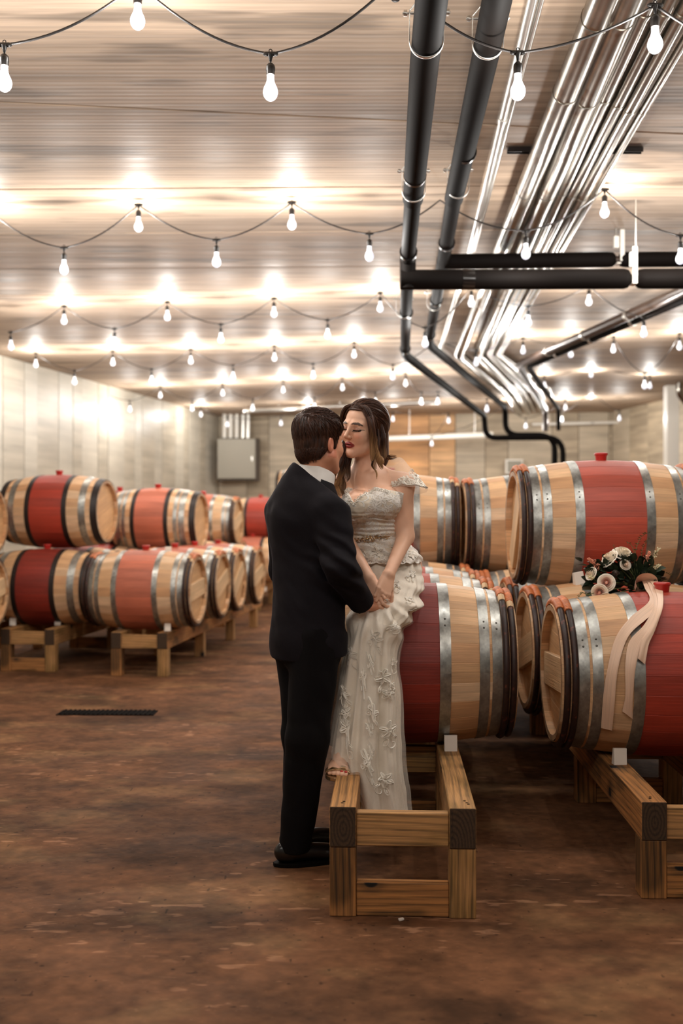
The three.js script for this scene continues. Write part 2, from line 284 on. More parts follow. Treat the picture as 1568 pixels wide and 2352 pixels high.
// One barrel: origin at its lowest point under the middle, axis along local x. ends: which heads carry a crossbar.
function barrel(o) {
  const b = thing('wine_barrel', o.label, 'barrel', o.pos.clone().setY(o.pos.y - RB), o.turn ?? 0, o.group);
  b.rotation.order = 'YXZ'; b.userData.kind = undefined; delete b.userData.kind;
  const roll = o.roll ?? 0, y = RB, add = (n, g, m, label) => { const q = part(n, g, m, b, label); q.position.y = y; q.rotation.x = roll; return q; };
  for (let i = 0; i < NST; i++) { const q = add('stave', STAVES[o.red][Math.floor(hash(i, o.seed ?? 1, 3) * 5)], M.stave); q.rotation.x = roll + (i + 0.5) / NST * Math.PI * 2; }
  for (const s of [-1, 1]) {
    const f = (n, g, m, l) => { const q = add(n, g, m, l); if (s < 0) q.rotation.set(-roll, Math.PI, 0); return q; };
    if (o.kind === 'wicker') {
      f('hoop', HG.bilge, M.zinc); f('hoop', HG.quarterA, M.zinc); f('hoop', HG.quarterB, M.zinc);
      f('chestnut_hoop', CH1, M.bark, 'dark bark-covered chestnut hoop'); f('chestnut_hoop', CH2, M.bark);
      for (const g of WK) f('wicker_binding', g, M.wicker, 'orange willow binding'); for (const g of WKT) f('wicker_end', g, M.barWood);
    } else {
      f('hoop', HG.bilge, M.blackHoop, 'black hoop'); f('hoop', HG.wide, M.zinc); f('hoop', HG.head, M.blackHoop, 'black head hoop'); if (o.extra) f('hoop', HG.mid, M.zinc);
    }
    for (let i = 0; i < 5; i++) { const q = add('head_board', boardGeos[i], M.headWood); q.position.x = s * 0.43; q.rotation.x = roll + (o.headTurn ?? 0.3); }
    if (o.kind === 'wicker') {
      const bar = f('head_bar', barGeo, M.barWood); bar.position.x = s * 0.441; bar.rotation.x = s * ((o.headTurn ?? 0.3) + roll);
      for (let k = 0; k < 12; k++) { const a = (k % 6 - 2.5) * 0.085 + (k > 5 ? Math.PI : 0) + (o.headTurn ?? 0.3) + (s < 0 ? Math.PI : 0) + roll, q = add('peg', pegGeo, M.headWood); q.position.set(s * 0.452, y + Math.sin(a + Math.PI / 2 * 0) * 0.258, Math.cos(a) * 0.258); q.rotation.set(-a + Math.PI / 2, 0, 0); }
    }
    for (const x of o.kind === 'wicker' ? [0.1775, 0.3365, 0.3885] : [0.1775, 0.34]) for (const e of [0, 1]) { const q = add('rivet', pegGeo, M.rivet); const a = (o.rivet ?? 1.1) + e * 0.09; q.position.set(s * x, y + Math.cos(a) * (prof(x) - 0.006), Math.sin(a) * (prof(x) - 0.006)); q.rotation.x = a; q.scale.set(0.75, 0.6, 0.75); }
  }
  const bg = add('bung', bungGeo, M.bung, 'red bung'); bg.position.set(0, y + Math.cos(roll) * (RB - 0.022), Math.sin(roll) * (RB - 0.022)); bg.rotation.x = roll;
  return b;
}

// --- timber racks
const timber = (s, base, dark) => tex(1024, 256, (u, v) => {
  const warp = 0.05 * fbm(u, v, 3, 2, 3, s + 3), ring = 0.5 + 0.5 * Math.sin((v + warp + 0.02 * Math.sin(u * 6.283)) * Math.PI * 2 * 11), g = fbm(u, v, 5, 60, 4, s), kx = hash(s, 1), ky = 0.2 + 0.6 * hash(s, 2);
  const d = Math.hypot((u - kx) * 14, (v - ky) * 4.2), kn = smooth(0.34, 0.2, d), halo = smooth(0.9, 0.3, d), blot = smooth(0.5, 0.75, fbm(u, v, 4, 3, 4, s + 30));
  const fine = fbm(u, v, 14, 180, 3, s + 60), t = 0.94 + 0.34 * (g - 0.5) + 0.34 * (fine - 0.5) - 0.20 * Math.pow(ring, 4) - 0.34 * blot * dark - 0.22 * halo - 0.6 * kn;
  return base.map((c, i) => c * t * (i === 2 ? 1 - 0.1 * blot : 1));
}, true, 1 / 1.1, 1 / 0.26);
M.timber = [timber(201, [186, 134, 78], 0.6), timber(231, [176, 120, 66], 1), timber(251, [192, 144, 90], 0.5)].map((map) => std({ map, roughness: 0.72, bumpMap: map, bumpScale: 0.0015 }));
const endGrain = (s, cx, cy) => tex(256, 256, (u, v) => { const x = u - cx, y = v - cy, w = fbm(u, v, 4, 4, 3, s), r = Math.hypot(x, y * 0.75) + 0.03 * w, ring = Math.pow(0.5 + 0.5 * Math.sin(r * 62), 2), g = fbm(u, v, 30, 30, 3, s + 4), crack = smooth(0.012, 0.004, Math.abs(x + 0.02 * Math.sin(y * 20))) * smooth(0, 0.1, y); const t = 0.9 - 0.3 * ring + 0.3 * (g - 0.5) - 0.4 * crack; return [78 * t, 56 * t, 35 * t]; }, true, 1 / 0.1, 1 / 0.15);
M.endGrain = [endGrain(301, 0.46, 0.42), endGrain(311, 0.1, 0.1)].map((map) => std({ map, roughness: 0.85 }));
M.nail = phy({ color: lin(16, 13, 11), roughness: 0.9, specularIntensity: 0.15 });
const RW = 0.089, RHT = 0.136, LEG = 0.232, RAILTOP = RHT + LEG, GAUGE = 0.398;
const nailGeo = lathe([[0, 0.0012], [0.005, 0.001], [0.0062, -0.004], [0, -0.004]], 10);
// origin on the floor at the middle of the near end; runs towards local -z
function rack(o) {
  const r = thing('barrel_rack', o.label, 'rack', o.pos, o.turn, o.group), L = o.length, LEG = o.leg ?? 0.232;
  [-1, 1].forEach((s, k) => {
    const g = box(RW, RHT, L, 0.005, 'z', 1, k * 0.43 + (o.seed ?? 0)); const p = part('rail', g, [0, 1, 2, 3].map(() => M.timber[(k * 2 + (o.seed ?? 0)) % 3]).concat([M.endGrain[k], M.endGrain[k]]), r);
    const eu = g.attributes.uv, ps = g.attributes.position; for (let i = 0; i < ps.count; i++) if (Math.abs(g.attributes.normal.getZ(i)) > 0.9) eu.setXY(i, ps.getX(i) + RW / 2, ps.getY(i) + RHT / 2);
    p.position.set(s * GAUGE / 2, LEG + RHT / 2, -L / 2);
    for (const [dx, dz] of k ? [[0.022, 0.05], [0.018, 0.066], [0.012, 0.09]] : [[-0.004, 0.045], [0.001, 0.063]]) { const n = part('nail', nailGeo, M.nail, p); n.position.set(dx, RHT / 2, L / 2 - dz); }
  });
  for (const z of o.stations) {
    [-1, 1].forEach((s, k) => { const p = part('leg', box(RW, LEG, RW, 0.004, 'y', 1, k * 0.7 + z), M.timber[(k + 1) % 3], r); p.position.set(s * GAUGE / 2, LEG / 2, -z - RW / 2 - 0.004); });
    const c = part('crosspiece', box(GAUGE - RW - 0.001, 0.112, 0.04, 0.004, 'x', 1, z), M.timber[2], r); c.position.set(0, LEG + 0.058, -z - 0.034);
    if (o.low !== false) { const d = part('lower_crosspiece', box(GAUGE - RW - 0.001, 0.112, 0.04, 0.004, 'x', 1, z + 0.5), M.timber[1], r); d.position.set(0, 0.058, -z - 0.03); }
  }
  return r;
}
M.chock = std({ color: lin(226, 216, 204), roughness: 0.55 });
const chockGeo = (() => { const s = new THREE.Shape(); s.moveTo(0, 0); s.lineTo(0.05, 0); s.lineTo(0.05, 0.062); s.lineTo(0, 0.062); const g = new THREE.ExtrudeGeometry(s, { depth: 0.03, bevelEnabled: true, bevelSize: 0.0015, bevelThickness: 0.0015, bevelSegments: 1 }); g.translate(-0.025, 0, -0.015); const p = g.attributes.position; for (let i = 0; i < p.count; i++) p.setZ(i, p.getZ(i) * (1 - 0.55 * p.getY(i) / 0.062)); g.computeVertexNormals(); return g; })();
function chock(pos, label, turn = 0, tilt = 0) { const m = solo('barrel_chock', chockGeo, M.chock, label, 'wedge', undefined); m.position.copy(pos); m.rotation.set(0, turn, tilt); return m; }

const AX = RAILTOP + 0.337;                                      // height of a lower barrel's axis on its rails
const UP = 0.598;                                                // how much higher an upper, nestled barrel sits
const dirOf = (vp) => Math.atan((vp - CX) / F);                  // heading of a row from its vanishing point
// --- centre rack, with the barrel the bride sits on
const cDir = dirOf(900);
rack({ pos: V(0.203, 0, -3.40), turn: -cDir, length: 6.2, stations: [0, 1.0, 2.6, 4.2, 5.7], seed: 0, label: 'timber barrel rack in the middle foreground, bare rails at its near end' });
const cAt = (d, dx = 0) => V(0.203 + Math.tan(cDir) * (d - 3.40) + dx, 0, -d);
const B = (o) => barrel(o);
const cl = ['bride', 2, 3, 4, 5];
B({ pos: cAt(4.46).setY(AX), turn: -cDir + 0.01, kind: 'wicker', red: 'wine', seed: 11, headTurn: 0.35, rivet: 0.9, label: 'barrel the woman sits on, with a dark red middle band' });
B({ pos: cAt(5.22).setY(AX), turn: -cDir, kind: 'wicker', red: 'brick', seed: 12, label: 'lower barrel directly behind the one the woman sits on, pale top and wicker showing', headTurn: 0.2 });
B({ pos: cAt(5.98).setY(AX), turn: -cDir, kind: 'wicker', red: 'brick', seed: 13, label: 'third lower barrel on the centre rack, its wicker hoops seen behind the bride', headTurn: 0.3 });
B({ pos: cAt(6.74).setY(AX), turn: -cDir, kind: 'wicker', red: 'strong', seed: 14, label: 'fourth lower barrel on the centre rack, under the upper barrel behind the bride', headTurn: 0.3 });
B({ pos: cAt(7.50).setY(AX), turn: -cDir, kind: 'wicker', red: 'strong', seed: 15, label: 'fifth lower barrel on the centre rack, deep in the row behind the bride', headTurn: 0.3 });
B({ pos: cAt(7.12, -0.05).setY(AX + UP - 0.012), turn: -cDir, kind: 'wicker', red: 'brick', seed: 16, rivet: 0.7, label: 'upper barrel right behind the bride with two bright hoops beside her sleeve', headTurn: 0.3 });
// --- right rack with the front barrel that carries the bouquet
const rDir = dirOf(885), rTurn = -rDir + 0.028, fTurn = rTurn - 0.025;
rack({ pos: V(1.29, 0, -3.56), turn: -rDir, length: 6.4, stations: [0, 1.2, 2.7, 4.2, 5.8], seed: 1, leg: 0.204, label: 'timber barrel rack at the right edge, under the barrel that carries the bouquet' });
const RX = 0.668, RD = 4.38, rAt = (d, dx = 0) => V(1.372 + 0.02 * (d - RD) + dx, 0, -d);
B({ pos: rAt(RD).setY(RX), turn: fTurn, kind: 'wicker', red: 'strong', seed: 21, headTurn: 0.06, rivet: 1.0, label: 'front barrel at the right that the bouquet lies on' });
B({ pos: rAt(5.14, 0.0).setY(RX), turn: rTurn, kind: 'wicker', red: 'brick', seed: 22, headTurn: 0.25, label: 'lower barrel just behind the one under the bouquet, pale crossbar on its head' });
B({ pos: rAt(5.88, 0).setY(RX), turn: rTurn, kind: 'wicker', red: 'brick', seed: 23, headTurn: 0.3, label: 'third lower barrel of the right row, a dark rim under the big upper barrel' });
B({ pos: rAt(6.62, -0.06).setY(RX), turn: rTurn, kind: 'wicker', red: 'strong', seed: 24, label: 'fourth lower barrel of the right row, only its wicker rim showing' });
B({ pos: rAt(7.36, -0.12).setY(RX), turn: rTurn, kind: 'wicker', red: 'strong', seed: 25, label: 'fifth lower barrel of the right row, farthest wicker rim between the rows' });
B({ pos: rAt(5.50, 0).setY(RX + 0.625), turn: rTurn - 0.012, kind: 'wicker', red: 'brick', seed: 26, headTurn: 0.9, rivet: 1.05, label: 'big upper barrel at the right with a brick red band and red bung' });
B({ pos: rAt(6.98, -0.13).setY(RX + 0.61), turn: rTurn, kind: 'wicker', red: 'brick', seed: 27, label: 'upper barrel behind the big right one, a dark rim and grey hoop left of it', headTurn: 0.5 });
// --- left racks
const lDir = dirOf(1040), lTurn = -lDir - 0.02;
rack({ pos: V(-1.70, 0, -8.59), turn: -lDir, length: 4.3, stations: [0, 1.25, 2.6, 3.9], low: false, seed: 2, label: 'timber rack of the left row nearest the aisle, two short legs at its near end' });
const lAt = (d, dx = 0) => V(-1.665 + Math.tan(lDir) * (d - 8.9) + dx, 0, -d);
B({ pos: lAt(8.95, -0.05).setY(AX), turn: lTurn, kind: 'wicker', red: 'pale', seed: 31, headTurn: 0.1, label: 'nearest lower barrel left of the aisle, with a faded pink band and bright hoops' });
B({ pos: lAt(9.70).setY(AX), turn: lTurn, kind: 'wicker', red: 'pale', seed: 32, headTurn: 0.3, label: 'second lower barrel left of the aisle, its pale head showing behind the nearest' });
B({ pos: lAt(10.45).setY(AX), turn: lTurn, kind: 'wicker', red: 'pale', seed: 33, headTurn: 0.5, label: 'third lower barrel left of the aisle, a narrow reddish head' });
B({ pos: lAt(11.25, 0.05).setY(AX), turn: lTurn, kind: 'wicker', red: 'pale', seed: 34, headTurn: 0.2, label: 'fourth lower barrel left of the aisle, the last head before the groom' });
B({ pos: lAt(10.85, -0.49).setY(AX + UP), turn: lTurn, kind: 'black', extra: true, red: 'pale', seed: 35, label: 'upper barrel left of the aisle with shiny hoops, black bands and a pinkish middle' });
rack({ pos: V(-2.72, 0, -8.86), turn: -lDir, length: 3.65, stations: [0, 1.6, 3.3], seed: 0, label: 'timber rack at the far left, under the dark red barrel' });
const mAt = (d, dx = 0) => V(-2.69 + Math.tan(lDir) * (d - 9.2) + dx, 0, -d);
B({ pos: mAt(9.32).setY(AX), turn: lTurn, kind: 'black', red: 'wine', seed: 41, label: 'lower barrel at the far left with a dark red band between black hoops' });
B({ pos: mAt(10.03).setY(AX), turn: lTurn, kind: 'black', red: 'strong', seed: 42, label: 'lower barrel at the far left, second in its row, mostly hidden' });
B({ pos: mAt(10.76).setY(AX), turn: lTurn, kind: 'black', red: 'strong', seed: 43, label: 'lower barrel at the far left, third in its row, seen only in the gap' });
B({ pos: mAt(11.5).setY(AX), turn: lTurn, kind: 'black', red: 'strong', seed: 44, label: 'lower barrel at the far left, fourth in its row, in the dark behind the others' });
B({ pos: mAt(9.68, -0.03).setY(AX + UP + 0.09), turn: lTurn, kind: 'black', red: 'strong', seed: 45, label: 'big upper barrel at the left, bright red between black hoops, plain pale head' });
B({ pos: mAt(12.24).setY(AX), turn: lTurn, kind: 'black', red: 'strong', seed: 47, label: 'lower barrel at the far left, fifth and last in its row' });
B({ pos: mAt(11.87, -0.17).setY(AX + UP), turn: lTurn, kind: 'black', red: 'strong', seed: 46, label: 'upper barrel behind the big left one, its red top and bung showing above' });
// --- far stacks, seen in the gap left of the groom and over his shoulder
const fDir = dirOf(1040);
rack({ pos: V(-1.42, 0, -14.75), turn: -fDir, length: 2.6, stations: [0, 1.2, 2.4], low: false, seed: 1, label: 'timber rack far back in the aisle, just left of the groom' });
const FB = (x, y, d, kind, red, seed, label, extra) => B({ pos: V(x, y, -d), turn: -fDir - 0.02, kind, red, seed, label, extra, headTurn: 0.3 });
FB(-1.33, AX, 15.35, 'black', 'pale', 51, 'far lower barrel with a faded pink band just left of the groom');
FB(-1.22, AX, 16.1, 'black', 'brick', 52, 'far lower barrel behind the faded pink one, hidden but for its rim');
FB(-1.24, AX + UP, 15.72, 'black', 'strong', 53, 'far upper barrel with a bright red band at the groom\'s left shoulder');
FB(-1.12, AX, 16.85, 'wicker', 'brick', 54, 'farthest lower barrel of the back rack, under the top barrels');
FB(-1.84, AX, 14.45, 'wicker', 'brick', 55, 'lower barrel in the middle of the left stacks, deep in shade');
FB(-1.88, AX, 13.71, 'wicker', 'pale', 56, 'lower barrel in the left stacks below two shiny upper ones');
FB(-1.92, AX, 12.98, 'wicker', 'pale', 60, 'lower barrel in the left stacks, behind the four pale heads');
FB(-1.80, AX + UP - 0.02, 13.34, 'wicker', 'pale', 57, 'low upper barrel with a wicker rim beside the shiny one in the left stacks');
FB(-1.90, AX + UP + 0.01, 14.08, 'black', 'pale', 58, 'upper barrel in the left stacks with a plain pale head, left of the grey cabinet', true);
rack({ pos: V(-1.96, 0, -12.6), turn: -fDir, length: 2.6, stations: [0, 1.3, 2.4], low: false, seed: 2, label: 'short timber rack under the middle of the left stacks' });
rack({ pos: V(-0.66, 0, -17.6), turn: -fDir, length: 2.6, stations: [0, 1.2, 2.4], low: false, seed: 0, label: 'timber rack at the very back, hidden behind the couple' });
FB(-0.66, AX, 18.1, 'black', 'brick', 61, 'bottom barrel of the tallest stack behind the couple');
FB(-0.60, AX, 18.85, 'black', 'brick', 62, 'rear bottom barrel of the tallest stack behind the couple');
FB(-0.56, AX, 19.6, 'black', 'brick', 65, 'last bottom barrel of the tallest stack behind the couple');
FB(-0.68, AX + UP, 18.47, 'black', 'brick', 63, 'middle barrel of the tallest stack behind the couple');
FB(-0.62, AX + UP, 19.22, 'black', 'brick', 66, 'rear middle barrel of the tallest stack behind the couple');
FB(-0.70, AX + 2 * UP, 18.84, 'black', 'brick', 64, 'topmost barrel of the tallest stack, over the groom\'s left shoulder');
// white chocks at the contacts
chock(V(cAt(4.40).x + GAUGE / 2, RAILTOP, -4.235), 'white chock on the bare right rail of the centre rack, under the bride\'s barrel');
chock(V(1.118, RHT + 0.204, -4.12), 'white chock on the rail of the right rack, under the front barrel', 0.1, -0.03);
chock(at(1330, 1343, 5.10), 'white chock left of the bouquet, between the lower and upper barrels', 0.3, 0.16);
chock(at(385, 1449, 8.72), 'white chock under the pink-banded barrel left of the aisle');
chock(at(158, 1249, 9.62), 'white chock under the right side of the big upper left barrel');
chock(at(72, 1247, 9.62), 'white chock under the left side of the big upper left barrel');
chock(at(133, 1436, 9.15), 'white chock right of the dark red barrel at the far left');
chock(at(30, 1436, 9.15), 'white chock left of the dark red barrel at the far left');
chock(at(386, 1272, 9.05), 'white chock on top of the nearest lower left barrel');
chock(at(481, 1262, 11.4), 'white chock below the low upper barrel in the left stacks');
chock(at(608, 1358, 15.1), 'white chock far back beside the groom\'s back');
// the two barrels cut by the left edge of the frame
rack({ pos: V(-3.56, 0, -8.05), turn: -lDir, length: 2.6, stations: [0, 1.3, 2.4], low: false, seed: 1, label: 'timber rack outside the left edge, under the cut-off barrels' });
B({ pos: V(-3.36, AX, -8.55), turn: lTurn, kind: 'wicker', red: 'brick', seed: 71, headTurn: 0.2, label: 'lower barrel cut by the left edge of the photo' });
B({ pos: V(-3.69, AX, -9.30), turn: lTurn, kind: 'wicker', red: 'brick', seed: 72, headTurn: 0.2, label: 'second lower barrel at the left edge, behind the cut one' });
B({ pos: V(-3.49, AX + UP, -8.93), turn: lTurn, kind: 'black', red: 'strong', seed: 73, headTurn: 0.2, label: 'upper barrel cut by the left edge of the photo' });

// ================================================================ FESTOON LIGHTS
M.cord = std({ color: lin(28, 23, 21), roughness: 0.55 });
M.socket = std({ color: lin(24, 20, 18), roughness: 0.4 });
M.bulb = std({ color: lin(240, 240, 240), emissive: BULB_GLOW, emissiveIntensity: 0.84, roughness: 0.3 });
const bulbGeo = lathe([[0.0001, -0.106], [0.006, -0.1055], [0.014, -0.102], [0.022, -0.095], [0.0275, -0.086], [0.0305, -0.074], [0.0300, -0.063], [0.0265, -0.051], [0.0205, -0.039], [0.0165, -0.028], [0.0150, -0.018], [0.0148, 0]], 20);
const socketGeo = lathe([[0.0001, 0.036], [0.006, 0.036], [0.009, 0.034], [0.0165, 0.026], [0.0185, 0.018], [0.0185, 0.004], [0.0172, 0.002], [0.0172, -0.012], [0.0150, -0.014], [0.0001, -0.014]], 16);
const teeGeo = (() => { const a = moved(lathe([[0.0001, -0.03], [0.006, -0.03], [0.0095, -0.02], [0.0095, 0.02], [0.006, 0.03], [0.0001, 0.03]], 10), 0, 0, 0, 0, 0, Math.PI / 2), b = lathe([[0.0001, -0.032], [0.0045, -0.032], [0.007, -0.02], [0.0125, -0.004], [0.0125, 0], [0.0001, 0]], 10), c = moved(new THREE.TorusGeometry(0.006, 0.002, 6, 12), 0, 0.013, 0); return merge([a, b, c]); })();
// nodes: [px, py, hasBulb] of the cap of each socket in the photograph with its distance; py 'up' means fixed to the ceiling
function festoon(label, nodes, droop = 0.05) {
  const g = thing('string_light', label, 'string lights');
  const caps = nodes.map((n) => n.p);
  const all = [];
  for (let i = 0; i < caps.length - 1; i++) {
    const a = caps[i], b = caps[i + 1], n = 12;
    for (let k = i ? 1 : 0; k <= n; k++) {                        // between a clip under the ceiling and a low point the cord hangs as a half catenary
      const t = k / n, p = a.clone().lerp(b, t), lo = a.y < b.y ? t : 1 - t, dy = Math.abs(a.y - b.y);
      p.y += (lo * lo * 0.65 + lo * 0.35 - lo) * dy - droop * Math.sin(t * Math.PI) * (dy < 0.1 ? 1 : 0.25) * a.distanceTo(b);
      all.push(p);
    }
  }
  part('cord', sweep(all, 0.0052, 6), M.cord, g);
  nodes.forEach((n, i) => {
    if (n.bulb === null) return;
    const p = n.p, tee = part('tee', teeGeo, M.socket, g); tee.position.copy(p);
    const s = part('socket', socketGeo, M.socket, g), y = p.y - 0.072; s.position.set(p.x, y, p.z);
    part('lead', sweep([V(p.x, p.y - 0.03, p.z), V(p.x + 0.001, y + 0.034, p.z)], 0.0032, 6), M.cord, g);
    if (n.bulb === false) return;
    const b = part('bulb', bulbGeo, M.bulb, g); b.position.set(p.x, y - 0.012, p.z); b.castShadow = false;
    const l = new THREE.PointLight(BULB_COLOR, BULB_POWER); l.name = 'bulb_light'; l.position.set(p.x, y - 0.082, p.z); l.castShadow = true; l.shadow.radius = 1.3; g.add(l);
  });
  return g;
}
const TOPY = CEIL - 0.04;
const hi = (px, py, bulb = true) => ({ p: atY(px, py, TOPY), bulb });            // cap fixed under the ceiling
const lo = (px, py, d, bulb = true) => ({ p: at(px, py, d), bulb });             // cap hanging at distance d
const up = (px, d, bulb = true, drop = 0) => ({ p: V((px - CX) / F * d, TOPY - drop, -d), bulb });
festoon('nearest festoon string of bulbs, high along the top edge of the photo', [lo(-560, 100, 4.1), up(-270, 4.1), lo(10, 103, 4.12), up(316, 4.13), lo(621, 124, 4.12), up(908, 4.1, false), lo(1189, 121, 4.05), lo(1504, 12, 4.0), lo(1790, 130, 3.98), up(2080, 3.95)]);
festoon('second festoon string of bulbs, in deep scallops above the couple', [lo(-190, 560, 7.2), up(-28, 7.15), lo(147, 569, 7.12), up(318, 7.05), lo(497, 551, 7.02), up(670, 7.0), lo(848, 537, 6.98), up(1010, 6.95, null), lo(1207, 530, 6.75), up(1388, 6.72), lo(1562, 541, 6.7), up(1735, 6.7)]);
festoon('third festoon string of bulbs, halfway down the hall', [lo(-98, 770, 10.7), up(-98 + 0.1, 10.65, null), lo(25, 763, 10.6), up(147, 10.42), lo(263, 755, 10.35), up(384, 10.22), lo(507, 745, 10.2), up(629, 10.05), lo(752, 735, 10.0), up(873, 9.8), lo(976, 752, 9.6), up(1082, 9.55), lo(1213, 703, 9.5), up(1352, 9.5), lo(1478, 728, 9.4), up(1600, 9.35)].slice(2));
festoon('fourth festoon string of bulbs, starting at the left wall', [up(82, 13.4), lo(171, 851, 13.35), up(259, 13.25), lo(348, 848, 13.2), up(438, 13.1), lo(535, 839, 13.0), up(630, 12.85), lo(719, 836, 12.75), up(813, 12.6), lo(902, 838, 12.5), up(1000, 12.4, null), lo(1093, 805, 12.5), up(1201, 12.3), lo(1310, 785, 12.2), up(1408, 12.2), lo(1480, 857, 12.1), up(1560, 12.0)]);
festoon('fifth festoon string of bulbs, a low line of small lights far back', [up(225, 17.1), lo(298, 920, 16.9), up(368, 16.8), lo(441, 918, 16.7), up(511, 16.5), lo(580, 917, 16.4), up(650, 16.1), lo(722, 914, 16.0), up(786, 15.8), lo(862, 902, 15.6), up(931, 15.3), lo(967, 901, 15.2), lo(1005, 900, 15.1), lo(1118, 917, 15.0), up(1250, 15.6), lo(1357, 838, 15.2), up(1492, 15.6)]);
festoon('farthest festoon string of bulbs, in front of the back wall', [up(461, 19.9), lo(522, 958, 19.8), lo(645, 955, 19.5), lo(707, 917, 19.5), lo(834, 907, 19.3), lo(902, 945, 19.3), lo(1030, 949, 19.2), lo(991, 1002, 19.5), lo(1162, 927, 18.9), lo(1207, 961, 18.8), lo(1298, 918, 18.8), lo(1290, 946, 19.0), lo(1357, 894, 18.6), lo(1422, 943, 18.6)]);
festoon('festoon string of bulbs almost above the viewer, outside the frame', [-2.9, -2.3, -1.75, -1.2, -0.65, -0.1, 0.45, 1.0, 1.55, 2.1].map((x, i) => ({ p: V(x, i % 2 ? TOPY : 3.2, -0.5), bulb: true })));

// ================================================================ PIPES UNDER THE CEILING
M.rubber = phy({ color: lin(15, 11, 9), roughness: 0.72, specularIntensity: 0.15 });
M.tape = std({ color: lin(20, 17, 16), roughness: 0.2, metalness: 0.2 });
const sheetMap = tex(512, 256, (u, v) => { const a = fbm(u, v, 24, 4, 4, 401), b = fbm(u, v, 6, 10, 4, 405), rust = smooth(0.66, 0.8, fbm(u, v, 14, 8, 4, 411)), t = 0.9 + 0.2 * (a - 0.5) + 0.16 * (b - 0.5); return [172 * t - 30 * rust, 166 * t - 50 * rust, 156 * t - 64 * rust]; }, true, 1 / 1.5, 1 / 0.5);
M.sheet = std({ map: sheetMap, roughness: 0.26, metalness: 1 });
M.galv = std({ color: lin(206, 204, 198), roughness: 0.34, metalness: 0.9 });
M.whitePipe = std({ color: lin(232, 228, 218), roughness: 0.4 });
M.copper = std({ color: lin(58, 44, 36), roughness: 0.4, metalness: 0.3 });
const run = (pts, r, sides = 20, bend = 0.18) => sweep(fillet(pts, bend, 7), r, sides);
const ringOn = (a, b, t, r, w, mat, parent, name) => { const p = a.clone().lerp(b, t), dir = b.clone().sub(a).normalize(); return part(name, sweep([p.clone().addScaledVector(dir, -w / 2), p.clone().addScaledVector(dir, w / 2)], r, 24), mat, parent); };
// clevis hanger: strap under the pipe, cross bolt, rod to the ceiling
function hanger(p, dir, r, name, label) {
  const g = thing(name, label, 'pipe hanger', V(0, 0, 0)), side = V(-dir.z, 0, dir.x).normalize(), pts = [], h = r * 1.9;
  for (let k = 0; k <= 20; k++) { const a = Math.PI + k / 20 * Math.PI, q = p.clone().addScaledVector(side, Math.cos(a) * (r + 0.004)); q.y += Math.sin(a) * (r + 0.004); pts.push(q); }
  pts.unshift(p.clone().addScaledVector(side, -(r + 0.004)).setY(p.y + h)); pts.push(p.clone().addScaledVector(side, r + 0.004).setY(p.y + h));
  pts.push(p.clone().addScaledVector(side, r * 0.45).setY(p.y + h + 0.045)); pts.unshift(p.clone().addScaledVector(side, -r * 0.45).setY(p.y + h + 0.045));
  const strap = sweep(pts, 0.011, 6, true, undefined, 0.22); part('strap', strap, M.galv, g);
  part('bolt', sweep([p.clone().addScaledVector(side, -(r + 0.03)).setY(p.y + h - 0.008), p.clone().addScaledVector(side, r + 0.03).setY(p.y + h - 0.008)], 0.006, 8), M.galv, g);
  for (const s of [-1, 1]) part('nut', sweep([p.clone().addScaledVector(side, s * (r + 0.012)).setY(p.y + h - 0.008), p.clone().addScaledVector(side, s * (r + 0.026)).setY(p.y + h - 0.008)], 0.012, 6), M.galv, g);
  part('rod', sweep([V(p.x, p.y + h + 0.04, p.z), V(p.x, CEIL - 0.001, p.z)], 0.005, 8), M.galv, g);
  const bar = part('top_plate', new THREE.BoxGeometry(r * 0.95, 0.006, 0.024), M.galv, g); bar.position.set(p.x, p.y + h + 0.045, p.z); bar.rotation.y = -Math.atan2(side.z, side.x);
  return g;
}
const onY = (px, py, y) => atY(px, py, y);
